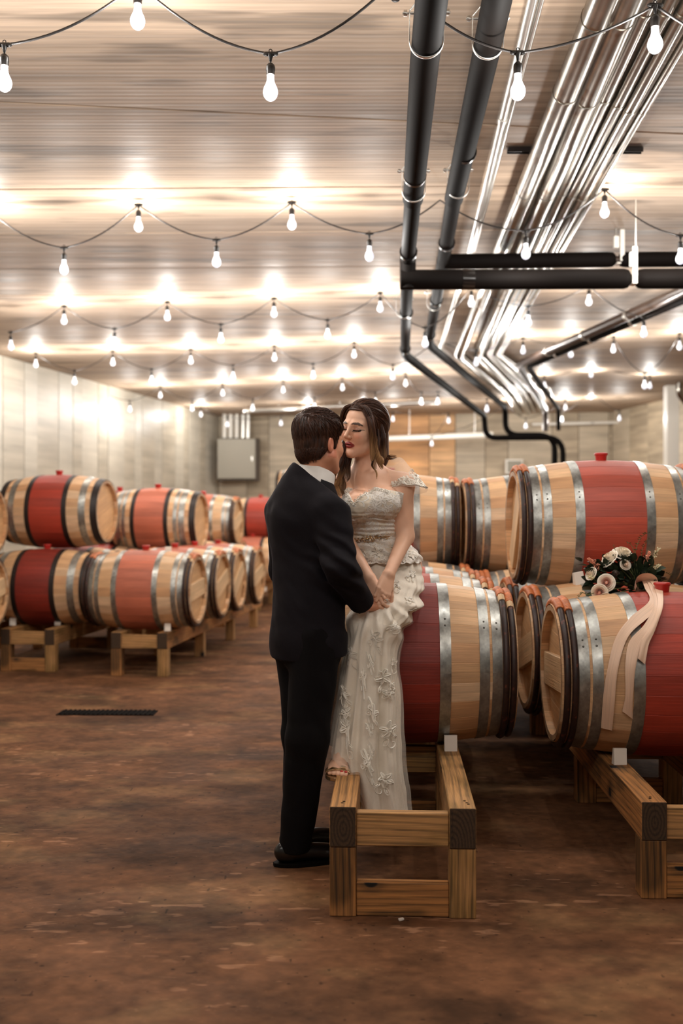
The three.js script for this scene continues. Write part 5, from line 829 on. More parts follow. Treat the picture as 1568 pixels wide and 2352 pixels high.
  // a loft: rows [py, left px, right px, nearest d, farthest d]; heights are real, taken at 4.05 m
  const spline = (rows, t) => { const n = rows.length - 1, x = clamp(t) * n, i = Math.min(n - 1, Math.floor(x)), f = x - i, q = (k) => rows[clamp(k, 0, n)]; return rows[0].map((_, c) => { const a = q(i - 1)[c], b2 = q(i)[c], d = q(i + 1)[c], e = q(i + 2)[c]; return 0.5 * (2 * b2 + (d - a) * f + (2 * a - 5 * b2 + 4 * d - e) * f * f + (3 * b2 - a - 3 * d + e) * f * f * f); }); };
  function loft(rows, nt, nv, push, endT) {
    const pos = [], uv = [], idx = [], grid = [];
    for (let i = 0; i <= nv; i++) for (let j = 0; j <= nt; j++) {
      const th = j / nt * Math.PI * 2, v = i / nv, t = v * (endT ? endT(th) : 1), [py, xl, xr, df, db] = spline(rows, t), dc = (df + db) / 2, e = 0.82, c = Math.cos(th), s = Math.sin(th), q = (w) => Math.sign(w) * Math.abs(w) ** e;
      let px = (xl + xr) / 2 + (xr - xl) / 2 * q(c), d = dc - (db - df) / 2 * q(s); const m = push(th, py, px), rad = V(c, 0, s).normalize();
      const p = V((px - CX) / F * d, EYE + (CY - py) / F * 4.05, -d).sub(o).addScaledVector(rad, m); p.y += 0;
      pos.push(p.x, p.y, p.z); uv.push(th * 0.15, -py / 573); grid.push(p);
    }
    const w = nt + 1; for (let i = 0; i < nv; i++) for (let j = 0; j < nt; j++) { const a = i * w + j; idx.push(a, a + 1, a + w, a + 1, a + w + 1, a + w); }
    const gg = geo(pos, idx, uv), N = gg.attributes.normal; for (let i = 0; i <= nv; i++) { const a = i * w, b2 = a + nt; const x = N.getX(a) + N.getX(b2), y = N.getY(a) + N.getY(b2), z = N.getZ(a) + N.getZ(b2), l = Math.hypot(x, y, z) || 1; N.setXYZ(a, x / l, y / l, z / l); N.setXYZ(b2, x / l, y / l, z / l); }
    return { geo: gg, grid, w, nt, nv };
  }
  const rows = [[1232, 803, 912, 4.14, 4.38], [1250, 803, 930, 4.135, 4.42], [1275, 804, 956, 4.125, 4.50], [1305, 806, 965, 4.10, 4.54], [1335, 808, 971, 4.06, 4.53], [1365, 810, 968, 4.005, 4.36], [1395, 807, 962, 3.955, 4.25], [1425, 803, 940, 3.93, 4.19], [1450, 799, 922, 3.925, 4.15], [1480, 796, 913, 3.925, 4.12], [1540, 788, 911, 3.915, 4.10], [1600, 779, 913, 3.90, 4.09], [1660, 769, 912, 3.885, 4.08], [1720, 762, 914, 3.87, 4.075], [1780, 768, 918, 3.86, 4.07], [1840, 780, 925, 3.855, 4.07], [1888, 788, 929, 3.85, 4.07]];
  const tOf = (py) => { for (let i = 1; i < rows.length; i++) if (py <= rows[i][0]) return (i - 1 + (py - rows[i - 1][0]) / (rows[i][0] - rows[i - 1][0])) / (rows.length - 1); return 1; };
  const ang = (x, y) => Math.atan2(y, x);
  const pleat = (th, py, px) => {
    const low = smooth(1400, 1640, py), lap = smooth(1290, 1340, py) * smooth(1470, 1420, py), fr = Math.sin(th) > -0.2 ? 1 : 0.5;
    const a = ang(px - 866, py - 1350) ;                              // folds fan out from the joined hands
    let m = (0.005 + 0.012 * low) * (Math.sin(th * 8 + 1.2 + 0.4 * Math.sin(py * 0.012)) * 0.6 + 0.4 * Math.sin(th * 13 + 2.1 - py * 0.004) + 0.35 * Math.sin(th * 21 + py * 0.003)) * fr;
    const near = smooth(px > 884 ? 1345 : 1385, px > 884 ? 1375 : 1410, py) * smooth(1620, 1440, py); m += near * 0.0105 * Math.sin(a * 17 + 0.6) * fr * smooth(0, 60, py - 1385 + Math.abs(px - 868) * 0.6);
    m += lap * 0.0042 * (Math.sin((py - 1290) * 0.14 - (px - 860) * 0.075 + 1.6 * Math.sin(px * 0.04)) + 0.5 * Math.sin((py - 1290) * 0.29 - (px - 860) * 0.13 + 2)) * smooth(870, 925, px);
    m += 0.004 * (n3(th * 6, py * 0.03, 3, 5) - 0.5) * 2; return m;
  };
  const hemPy = (th) => { const d = ((th * 180 / Math.PI) % 360 + 360) % 360; const k = [[0, 1882], [50, 1884], [82, 1878], [92, 1846], [99, 1800], [108, 1770], [122, 1728], [140, 1712], [165, 1702], [185, 1700], [230, 1706], [262, 1730], [285, 1860], [310, 1884], [360, 1882]]; for (let i = 1; i < k.length; i++) if (d <= k[i][0]) { const f = (d - k[i - 1][0]) / (k[i][0] - k[i - 1][0]); return lerp(k[i - 1][1], k[i][1], f * f * (3 - 2 * f)); } return 1880; };
  const skirt = loft(rows, 260, 170, pleat, (th) => tOf(hemPy(th)));
  part('skirt', skirt.geo, M.tulle, g, 'long champagne tulle skirt gathered at the lap');
  const under = loft([[1600, 815, 905, 3.95, 4.08], [1700, 812, 908, 3.93, 4.07], [1780, 818, 914, 3.91, 4.065], [1840, 826, 922, 3.90, 4.06], [1868, 826, 926, 3.89, 4.06], [1880, 824, 928, 3.89, 4.06]], 140, 40, (th, py) => 0.009 * Math.sin(th * 7 + 0.8) + 0.005 * Math.sin(th * 12 + py * 0.01));
  part('underskirt', under.geo, M.tulle, g);
  const sheerL = loft(rows.map(([py, l, r, a, b2]) => [py, l - 3, r + 3, a - 0.02, b2 + 0.015]), 200, 110, (th, py, px) => pleat(th, py, px) * 0.8 + 0.004 + 0.012 * smooth(1500, 1800, py), (th) => tOf(Math.min(1888, hemPy(th) + 8)));
  { // only the outer layer from the knees down, so that the hem shows through it
    const gi = sheerL.geo.index.array, keep = [], wv = sheerL.w; for (let q = 0; q < gi.length; q += 3) { const row = Math.floor(gi[q] / wv); if (row > 48) keep.push(gi[q], gi[q + 1], gi[q + 2]); } sheerL.geo.setIndex(keep); }
  part('outer_tulle', sheerL.geo, M.sheer, g, 'sheer outer tulle layer');
  const over = loft([[1236, 802, 913, 4.132, 4.39], [1252, 801, 932, 4.126, 4.43], [1275, 802, 957, 4.112, 4.51], [1298, 803, 965, 4.09, 4.545]], 200, 26, (th, py) => 0.006 + 0.005 * Math.sin(py * 0.25 + 2.5 * Math.sin(th * 4)) + 0.004 * (n3(th * 14, py * 0.12, 1, 4) - 0.5) + 0.004 * smooth(1270, 1290, py), (th) => 0.90 + 0.08 * Math.abs(Math.sin(th * 9)));
  part('hip_overlay', over.geo, M.lace, g, 'scalloped lace overlay at the hips');
  // jewelled belt
  const beltPts = []; for (let k = 0; k <= 60; k++) { const a = k / 60 * Math.PI * 2, d = 4.245 - 0.122 * Math.sin(a), px = 858 + 60 * Math.cos(a), py = 1236 - 7 * Math.cos(a) - 0.0 ; const p = V((px - CX) / F * d, EYE + (CY - py) / F * 4.13, -d).sub(o); beltPts.push(p); }
  const belt = part('belt', sweep(beltPts, 0.009, 8, false, undefined, 0.4), M.gold, g, 'belt of gold beads and crystals'); seed = 17;
  const gem = new THREE.IcosahedronGeometry(1, 0), gems = [], beads = []; for (let i = 0; i < 380; i++) { const a = rr(0.05, Math.PI - 0.05), k = a / (Math.PI * 2) * 60, i0 = Math.floor(k), p = beltPts[i0].clone().lerp(beltPts[i0 + 1], k - i0), out = V(Math.cos(a), 0, Math.sin(a)); const big = Math.exp(-(((a - 1.62) / 0.35) ** 2)); const s = rr(0.0018, 0.0031) * (1 + 0.5 * big); p.addScaledVector(out, 0.006).add(V(0, rr(-0.010, 0.010) * (1 + 0.3 * big), 0)); (i % 2 ? beads : gems).push(moved(gem, p.x, p.y, p.z, rr(0, 3), rr(0, 3), 0, s)); }
  part('crystals', merge(gems.map((q) => { q.computeVertexNormals(); return q; })), M.crystal, belt); part('beads', merge(beads), M.gold, belt);
  // appliqué flowers, laid on the skirt's surface
  function motif(s, kind) {
    const strips = [], add = (pts, w) => strips.push([pts, w]), N = 12; seed = 300 + s;
    const petals = kind ? 6 : 5; for (let p = 0; p < petals; p++) { const a = p / petals * 6.283 + rr(-0.15, 0.15), R = rr(0.8, 1.05), pts = []; for (let k = 0; k <= N; k++) { const t = k / N * 6.283, x = 0.58 * R + 0.42 * R * Math.cos(t), y = 0.27 * R * Math.sin(t) * (1 + 0.2 * Math.cos(3 * t)); pts.push([x * Math.cos(a) - y * Math.sin(a), x * Math.sin(a) + y * Math.cos(a)]); } add(pts, 0.095); const in2 = pts.map(([x, y]) => [x * 0.72 + 0.16 * Math.cos(a) * R, y * 0.72 + 0.16 * Math.sin(a) * R]); add(in2, 0.06); add([[0.24 * R * Math.cos(a), 0.24 * R * Math.sin(a)], [0.55 * R * Math.cos(a), 0.55 * R * Math.sin(a)], [0.9 * R * Math.cos(a), 0.9 * R * Math.sin(a)]], 0.20); }
    const c = []; for (let k = 0; k <= 10; k++) c.push([0.17 * Math.cos(k / 10 * 6.283), 0.17 * Math.sin(k / 10 * 6.283)]); add(c, 0.12);
    const tail = []; for (let k = 0; k <= 18; k++) { const t = k / 18, r = 0.62 * (1 - t * 0.75), a = t * 5.4; tail.push([(kind ? 0.1 : -0.2) + r * Math.cos(a + 2.2), -1.5 + r * Math.sin(a + 2.2)]); } add(tail, 0.09);
    for (const [lx, ly, la] of [[0.55, -1.0, -0.9], [-0.65, -0.95, -2.2]]) { const pts = []; for (let k = 0; k <= N; k++) { const t = k / N * 6.283, x = 0.4 * Math.cos(t) + 0.15, y = 0.17 * Math.sin(t); pts.push([lx + x * Math.cos(la) - y * Math.sin(la), ly + x * Math.sin(la) + y * Math.cos(la)]); } add(pts, 0.08); add([[lx, ly], [lx + 0.3 * Math.cos(la), ly + 0.3 * Math.sin(la)]], 0.15); }
    return strips;
  }
  const onSkirt = (L, px, py) => { let best = 0, bd = 1e9; for (let i = 0; i <= L.nv; i++) for (let j = 0; j <= L.nt / 2 + 6; j++) { const p = L.grid[i * L.w + j].clone().add(o), d = -p.z, x = CX + p.x * F / d, y = CY - (p.y - EYE) * F / d, e = (x - px) ** 2 + (y - py) ** 2; if (e < bd) { bd = e; best = [i, j]; } } return best; };
  function applique(L, px, py, size, rot, kind, lift = 0.004, parent = g) {
    const [i0, j0] = onSkirt(L, px, py), P = (i, j) => L.grid[clamp(Math.round(i), 0, L.nv) * L.w + ((Math.round(j) % L.nt) + L.nt) % L.nt], G = (i, j) => { const a = clamp(i, 0, L.nv - 1.001), b2 = ((j % L.nt) + L.nt) % L.nt, ia = Math.floor(a), jb = Math.floor(b2), f = a - ia, h = b2 - jb; return P(ia, jb).clone().multiplyScalar((1 - f) * (1 - h)).addScaledVector(P(ia + 1, jb), f * (1 - h)).addScaledVector(P(ia, jb + 1), (1 - f) * h).addScaledVector(P(ia + 1, jb + 1), f * h); };
    const du = G(i0, j0 + 9).distanceTo(G(i0, j0 - 9)) / 18 || 1e-3, dv = G(i0 + 2, j0).distanceTo(G(i0 - 2, j0)) / 4 || 1e-3, c = Math.cos(rot), s = Math.sin(rot), list = [];
    for (const [pts, w] of motif(Math.round(px), kind)) {
      const q = pts.map(([x, y]) => { const u = (x * c - y * s) * size, v = (x * s + y * c) * size, ii = i0 - v / dv, jj = j0 - u / du, p = G(ii, jj), n = G(ii, jj + 0.6).sub(G(ii, jj - 0.6)).cross(G(ii + 0.6, jj).sub(G(ii - 0.6, jj))).normalize(); if (n.z < 0) n.negate(); return p.addScaledVector(n, lift); });
      list.push(sweep(q, w * size, 5, true, undefined, 0.3));
    }
    return part('lace_applique', merge(list), M.applique, parent);
  }
  [[863, 1464, 0.030, 0.2, 0], [806, 1500, 0.026, 0.6, 1], [850, 1519, 0.024, -0.4, 0], [897, 1521, 0.022, 0.3, 1], [836, 1555, 0.036, -0.2, 0], [879, 1558, 0.038, 0.3, 1], [892, 1592, 0.026, 2.6, 0], [790, 1588, 0.026, 0.2, 1], [854, 1632, 0.034, 0.1, 0], [794, 1640, 0.028, -0.3, 0], [797, 1668, 0.038, 0.9, 1], [847, 1672, 0.020, 2.8, 0], [895, 1680, 0.036, 0.4, 0], [849, 1726, 0.020, 3.0, 1], [842, 1752, 0.036, 0.1, 1], [883, 1790, 0.034, -0.5, 0], [936, 1376, 0.018, 0.1, 0], [902, 1440, 0.022, 0.8, 1], [945, 1400, 0.020, 0.8, 0], [905, 1340, 0.026, 0.4, 1], [945, 1320, 0.024, -0.6, 0]].forEach(([px, py, s, r, k]) => applique(py > 1500 ? sheerL : skirt, px, py, s * 0.98, r, k, py > 1500 ? 0.002 : 0.004));
  [[836, 1262, 0.020], [868, 1268, 0.024], [905, 1258, 0.020], [945, 1275, 0.024], [850, 1284, 0.018], [885, 1286, 0.018], [925, 1286, 0.018]].forEach(([px, py, s], i) => applique(over, px, py, s, i * 0.7, i % 2));
  // lace edge of the neckline: small scalloped leaves along the sweetheart line
  { const list = []; for (let k = 0; k <= 26; k++) { const u = lerp(-0.105, 0.118, k / 26), base3 = chest.clone().addScaledVector(lf, u); let y = 0; { const v = Math.abs(u - 0.004); y = K(843, 1158, 4.08).y + (v < 0.058 ? 0.068 * Math.pow(v / 0.058, 0.75) : 0.068 - 0.22 * (v - 0.058)); } let p = base3.clone().addScaledVector(fwd, 0.26); p.y = y - 0.006; for (let s = 0; s < 60; s++) { const d = smin(trunk(p.x, p.y, p.z), bust(p.x, p.y, p.z), 0.04) - 0.011; if (d < 0.0008) break; p.addScaledVector(fwd, -Math.min(d, 0.02)); } const dir = V(0, 1, 0).addScaledVector(lf, (k % 2 ? 0.5 : -0.5)); const pts = []; for (let t = 0; t <= 8; t++) { const a = t / 8 * 6.283; pts.push(p.clone().addScaledVector(dir, 0.006 * Math.cos(a)).addScaledVector(lf, 0.006 * Math.sin(a)).addScaledVector(fwd, 0.001)); } list.push(sweep(pts, 0.0022, 5, true, undefined, 0.6)); } part('neckline_edge', merge(list), M.applique, g); }
  // sheer cap sleeve with a lace edge, and the sheer yoke over the shoulder
  const slA = K(908, 1066, 4.15), slB = K(934, 1136, 4.115), sAx = slB.clone().sub(slA).normalize(), sU = V(1, 0, 0.2).addScaledVector(sAx, -V(1, 0, 0.2).dot(sAx)).normalize(), sW = sAx.clone().cross(sU).normalize();
  const slv = { grid: [], w: 49, nt: 48, nv: 20 }; { const pos = [], idx = []; for (let i = 0; i <= 20; i++) for (let j = 0; j <= 48; j++) { const a = j / 48 * 6.283, t = i / 20, out = Math.max(0, Math.cos(a)), r = 0.044 + 0.020 * Math.sqrt(t) + 0.020 * t * out + 0.004 * Math.sin(a * 9) * t, len = 0.148 * (0.86 + 0.24 * out - 0.10 * Math.max(0, -Math.cos(a))); const p = slA.clone().addScaledVector(sAx, len * t - 0.012).addScaledVector(sU, Math.cos(a) * r * (0.75 + 0.25 * t)).addScaledVector(sW, Math.sin(a) * r); pos.push(p.x, p.y, p.z); slv.grid.push(p); } for (let i = 0; i < 20; i++) for (let j = 0; j < 48; j++) { const a = i * 49 + j; idx.push(a, a + 1, a + 49, a + 1, a + 50, a + 49); } const sl = part('cap_sleeve', geo(pos, idx), M.sheer, g, 'sheer tulle cap sleeve with a lace edge');
    const edge = (i, j, s, r, k) => { const sv = slv; const p = sv.grid[i * sv.w + ((j % 48) + 48) % 48].clone().add(o), d = -p.z; applique(sv, CX + p.x * F / d, CY - (p.y - EYE) * F / d, s, r, k, 0.003, sl); };
    [[18, 20, 0.012], [18, 16, 0.016], [17, 12, 0.020], [18, 8, 0.018], [19, 5, 0.018], [18, 2, 0.020], [15, 10, 0.014], [14, 3, 0.018], [11, 1, 0.014], [8, 0, 0.012]].forEach(([i, j, s], q) => edge(i, j, s, q * 0.9, q % 2)); }
  // earring and ring
  { const e = head.w(0.080, -0.046, -0.006); part('earring', moved(new THREE.SphereGeometry(0.0042, 12, 10), e.x, e.y, e.z), M.crystal, g); const r = K(888, 1378, 3.925); part('ring', merge([moved(new THREE.IcosahedronGeometry(0.0042, 0), r.x, r.y, r.z), moved(new THREE.TorusGeometry(0.0085, 0.0012, 6, 18), r.x - 0.003, r.y - 0.003, r.z - 0.006, 0.9, 0.3, 0)]), M.crystal, g); }

  // ---- hair: a cap on the skull, long waved locks
  const dk = lin(46, 26, 18), md = lin(92, 56, 36), bl = lin(206, 158, 108), list = [], cols = []; seed = 41;
  const capF = (x, y, z) => { const l = head.l(x, y, z); if (Math.hypot(l[0], l[1], l[2]) > 0.2) return 0.05; const th = 0.007 + 0.004 * smooth(0.02, -0.08, l[2]); let d = Math.min(ell(V(0, 0.030, -0.016), 0.0775, 0.089, 0.097)(...l), cone(V(0.0, -0.02, -0.07), V(0, -0.11, -0.085), 0.05, 0.05)(...l)) - th;
    const hairline = 0.074 + 0.10 * Math.max(0, 0.030 - Math.abs(l[0])) * 0.6 - 1.35 * Math.max(0, Math.abs(l[0]) - 0.036); const face = smax(hairline - l[1], -(l[2] - 0.020 + 0.35 * Math.max(0, -l[1])) * -1 * 1.0, 0.01); d = smax(d, -smax(l[1] - hairline, 0.015 - l[2], 0.012), 0.006); return d; };
  const hairBox = [hb[0].clone().addScalar(-0.03).setY(hb[0].y - 0.06), hb[1].clone().addScalar(0.03)];
  const cap = paint(nets(capF, hairBox[0], hairBox[1], 0.0036), (x, y, z) => mixc(dk, md, n3(x * 90, y * 26, z * 90, 6) - 0.15));
  const lock = (pts, n, r0, r1, wave, turns, tip, ph = 0) => { const c = curve(pts, 34), len = c.length - 1; for (let i = 0; i < n; i++) { const a = rr(0, 6.283), q = Math.sqrt(rr(0, 1)), end = rr(0.86, 1), out = []; for (let k = 0; k <= len * end; k++) { const t = k / len, R = lerp(r0, r1, Math.sin(Math.min(t * 1.25, 1) * Math.PI * 0.5)) * (t > 0.8 ? 1 - (t - 0.8) * 2.4 : 1), T = c[Math.min(k + 1, len)].clone().sub(c[Math.max(k - 1, 0)]).normalize(), A = V(1, 0, 0.3).addScaledVector(T, -T.dot(V(1, 0, 0.3))).normalize(), Bn = T.clone().cross(A), w = wave * smooth(0.15, 0.5, t); out.push(c[k].clone().addScaledVector(A, Math.cos(a) * q * R + w * Math.cos(turns * t * 6.283 + ph)).addScaledVector(Bn, Math.sin(a) * q * R + w * Math.sin(turns * t * 6.283 + ph))); } list.push(out); cols.push([tip, rr(0, 1)]); } };
  const H = (x, y, z) => head.w(x, y, z);
  // swept from the parting over both temples
  for (let i = 0; i < 9; i++) { const u = i / 8, z0 = 0.052 - 0.11 * u; lock([H(-0.006, 0.098 + 0.014 * Math.sin(u * 3), z0), H(0.045, 0.088 - 0.0 * u, z0 + 0.006), H(0.074, 0.045, z0 * 0.8 + 0.004), H(0.080, 0.002, z0 * 0.6 - 0.008), H(0.079, -0.032, z0 * 0.4 - 0.028)], 46, 0.006, 0.010, 0.001, 1, 0.0); lock([H(-0.010, 0.098 + 0.014 * Math.sin(u * 3), z0), H(-0.055, 0.082, z0 + 0.004), H(-0.082, 0.036, z0 * 0.8), H(-0.088, -0.01, z0 * 0.6 - 0.01), H(-0.082, -0.05, z0 * 0.4 - 0.02)], 40, 0.006, 0.010, 0.001, 1, 0.0); }
  // her left side: dark fall in front of the ear, blond tips and curls
  lock([H(0.030, 0.096, 0.050), K(842, 950, 4.045), K(853, 985, 4.035), K(855, 1020, 4.045), K(855, 1050, 4.05), K(862, 1082, 4.06)], 90, 0.006, 0.013, 0.003, 1.2, 0.55);
  lock([H(0.045, 0.086, 0.030), K(853, 960, 4.045), K(861, 1000, 4.04), K(863, 1035, 4.045), K(870, 1062, 4.055), K(880, 1078, 4.07)], 80, 0.006, 0.012, 0.004, 1.3, 0.7);
  lock([K(868, 985, 4.06), K(870, 1020, 4.05), K(869, 1045, 4.045), K(878, 1060, 4.05), K(882, 1066, 4.06)], 40, 0.003, 0.006, 0.005, 1.5, 1.0);
  lock([K(874, 975, 4.08), K(881, 1010, 4.08), K(880, 1040, 4.08), K(877, 1058, 4.085)], 80, 0.008, 0.013, 0.004, 1.2, 0.35);
  lock([K(862, 1040, 4.05), K(856, 1065, 4.045), K(860, 1085, 4.05), K(868, 1100, 4.06)], 26, 0.003, 0.004, 0.006, 1.4, 1.0);
  lock([K(866, 1010, 4.18), K(878, 1040, 4.19), K(892, 1050, 4.18), K(912, 1047, 4.17)], 60, 0.012, 0.012, 0.003, 1, 0.2);
  lock([K(862, 940, 4.12), K(876, 955, 4.14), K(882, 985, 4.16), K(880, 1020, 4.17), K(872, 1060, 4.20)], 70, 0.012, 0.016, 0.004, 1, 0.2);
  // her right side: long waves down beside the man's collar
  for (const [dx, dd, tip, ph] of [[0, 0, 0.9, 0], [7, 0.015, 0.6, 1.5], [-5, -0.01, 1.0, 3], [12, 0.03, 0.3, 4.2], [3, 0.03, 0.8, 5.3]]) lock([K(796 + dx, 1012, 4.12 + dd), K(791 + dx, 1045, 4.09 + dd), K(782 + dx, 1072, 4.07 + dd), K(774 + dx, 1098, 4.06 + dd), K(773 + dx, 1120, 4.055 + dd), K(784 + dx * 0.7, 1142, 4.05 + dd)], 66, 0.009, 0.011, 0.008, 1.7, tip, ph);
  lock([K(806, 1020, 4.15), K(800, 1055, 4.14), K(795, 1085, 4.13), K(790, 1110, 4.12)], 80, 0.014, 0.016, 0.004, 1.2, 0.2);
  // the crown: fine strands drawn back over the skull to the half-up twist
  for (let i = 0; i < 1500; i++) { const u = rr(-0.2, 1), ph = rr(0, 6.283), q = Math.sqrt(1 - u * u); let p = V(q * Math.cos(ph) * 0.0775, 0.030 + u * 0.089, -0.016 + q * Math.sin(ph) * 0.097); if (p.z > 0.050 && p.y < 0.078) continue; const pts = [], T = V(0.015 + rr(-0.02, 0.02), -0.02, -0.112), L = rr(0.05, 0.10), lift = rr(0.0065, 0.0105); for (let k = 0; k <= 7; k++) { const n = V(p.x / 0.0775 ** 2, (p.y - 0.03) / 0.089 ** 2, (p.z + 0.016) / 0.097 ** 2).normalize(); pts.push(head.w(p.x + n.x * lift, p.y + n.y * lift, p.z + n.z * lift)); const t = T.clone().sub(p); if (t.length() < 0.02) break; t.addScaledVector(n, -t.dot(n)).normalize(); p.addScaledVector(t, L / 7); const m = 1 / Math.hypot(p.x / 0.0775, (p.y - 0.03) / 0.089, (p.z + 0.016) / 0.097); p.set(p.x * m, 0.03 + (p.y - 0.03) * m, -0.016 + (p.z + 0.016) * m); } if (pts.length > 3) { list.push(pts); cols.push([0, rr(0, 1)]); } }
  const str = strands(list, 0.00115, (t, i) => { const [tip, v] = cols[i], b2 = Math.min(1, tip * 1.25 * smooth(0.38, 0.80, t) * (0.55 + 0.6 * v)); return mixc(mixc(dk, md, v * 0.9), bl, b2); });
  part('hair', mergeGeometries([cap, str].map((q) => { const w = q.index ? q.toNonIndexed() : q.clone(); w.deleteAttribute('uv'); return w; })), M.hair, g, 'long wavy brown hair with blond tips');
  return g;
})();

// ================================================================ THE BOUQUET ON THE FRONT RIGHT BARREL
M.rose = phy({ color: 0xffffff, vertexColors: true, roughness: 0.6, sheen: 0.3, sheenColor: new THREE.Color(1, 0.95, 0.9) });
const leafTex = tex(128, 256, (u, v) => { const vein = smooth(0.03, 0.0, Math.abs(u - 0.5)) + 0.5 * smooth(0.06, 0.0, Math.abs(((v * 9 + Math.abs(u - 0.5) * 6) % 1) - 0.5) * 0.2), t = 0.8 + 0.4 * fbm(u, v, 6, 10, 4, 700); return [34 * t + 18 * vein, 48 * t + 22 * vein, 32 * t + 14 * vein]; });
M.leaf = phy({ map: leafTex, roughness: 0.5, side: THREE.DoubleSide }); M.leafGrey = phy({ map: leafTex, color: lin(235, 240, 225), roughness: 0.55, side: THREE.DoubleSide });
M.sprig = std({ color: lin(96, 104, 62), roughness: 0.6 }); M.astilbe = std({ color: lin(226, 150, 122), roughness: 0.7 }); M.smallWhite = std({ color: lin(226, 214, 176), roughness: 0.7 }); M.seed = std({ color: lin(58, 44, 34), roughness: 0.6 });
const silkMap = tex(256, 256, (u, v) => { const t = 0.94 + 0.12 * (fbm(u, v, 60, 3, 3, 720) - 0.5); return [236 * t, 200 * t, 172 * t]; }, true, 2, 2);
M.silk = phy({ map: silkMap, roughness: 0.45, sheen: 0.6, sheenColor: new THREE.Color(1, 0.9, 0.82), sheenRoughness: 0.4, side: THREE.DoubleSide });
function roseGeo(R, open, heart, sd) {
  seed = sd; const pos = [], idx = [], col = [], pale = lin(246, 236, 220), hc = lin(...heart); const NU = 6, NV = 6;
  const rings = [[3, 0.18, 0.05, 0.95], [4, 0.34, 0.18, 0.92], [5, 0.55, 0.42, 0.86], [6, 0.78, 0.72, 0.74], [7, 0.98, 1.05, 0.58]];
  rings.forEach(([n, r, tilt, h], k) => { for (let p = 0; p < n; p++) { const a0 = p / n * 6.283 + k * 0.9 + rr(-0.2, 0.2), wd = 6.283 / n * 0.82, base0 = pos.length / 3, tl = tilt * open * 0.72 * rr(0.9, 1.1), hh = h * rr(0.94, 1.05);
    for (let i = 0; i <= NU; i++) for (let j = 0; j <= NV; j++) { const t = i / NU, s = (j / NV - 0.5) * 2, shape = Math.sqrt(Math.max(0, 1 - Math.pow(Math.abs(s), 2.6) * t)), a = a0 + s * wd * (0.5 + 0.5 * Math.sin(t * 2.2)), rad = R * (0.10 + r * (0.35 + 0.65 * Math.sin(t * 1.5)) + 0.18 * tl * t * t), y = R * (hh * t * (0.8 + 0.2 * shape) * Math.cos(tl * t * 0.8) - 0.12 * k * 0.3 + (t > 0.85 ? -(t - 0.85) * 0.5 * k * 0.4 : 0)) + R * 0.02 * Math.sin(s * 5 + p); pos.push(Math.cos(a) * rad, y, Math.sin(a) * rad); const c = mixc(hc, pale, 0.15 + 0.28 * k * 0.8 + 0.2 * t); col.push(c.r, c.g, c.b); }
    for (let i = 0; i < NU; i++) for (let j = 0; j < NV; j++) { const q = base0 + i * (NV + 1) + j; idx.push(q, q + 1, q + NV + 1, q + 1, q + NV + 2, q + NV + 1); } } });
  { const b = pos.length / 3, n = 10; for (let i = 0; i <= n; i++) for (let j = 0; j <= n; j++) { const a = i / n * 6.283, t = j / n * 3.1416, rd = R * 0.27 * Math.sin(t) * (1 + 0.08 * Math.sin(a * 3 + j)); pos.push(Math.cos(a) * rd, R * (0.42 - 0.42 * Math.cos(t)), Math.sin(a) * rd); const c = mixc(hc, pale, 0.35 + 0.25 * (j % 2)); col.push(c.r, c.g, c.b); } for (let i = 0; i < n; i++) for (let j = 0; j < n; j++) { const q = b + i * (n + 1) + j; idx.push(q, q + 1, q + n + 1, q + 1, q + n + 2, q + n + 1); } }
  return geo(pos, idx, undefined, col);
}
M.rose.side = THREE.DoubleSide;
const leafGeo = (() => { const pos = [], idx = [], uv = [], NU = 8, NV = 4; for (let i = 0; i <= NU; i++) for (let j = 0; j <= NV; j++) { const t = i / NU, s = (j / NV - 0.5) * 2, w = 0.26 * Math.pow(Math.sin(Math.pow(t, 0.8) * Math.PI * 0.98 + 0.02), 0.9); pos.push(s * w, 0.09 * s * s * w * 3 - 0.16 * t * t, t); uv.push(s * 0.5 + 0.5, t); } for (let i = 0; i < NU; i++) for (let j = 0; j < NV; j++) { const q = i * (NV + 1) + j; idx.push(q, q + 1, q + NV + 1, q + 1, q + NV + 2, q + NV + 1); } return geo(pos, idx, uv); })();
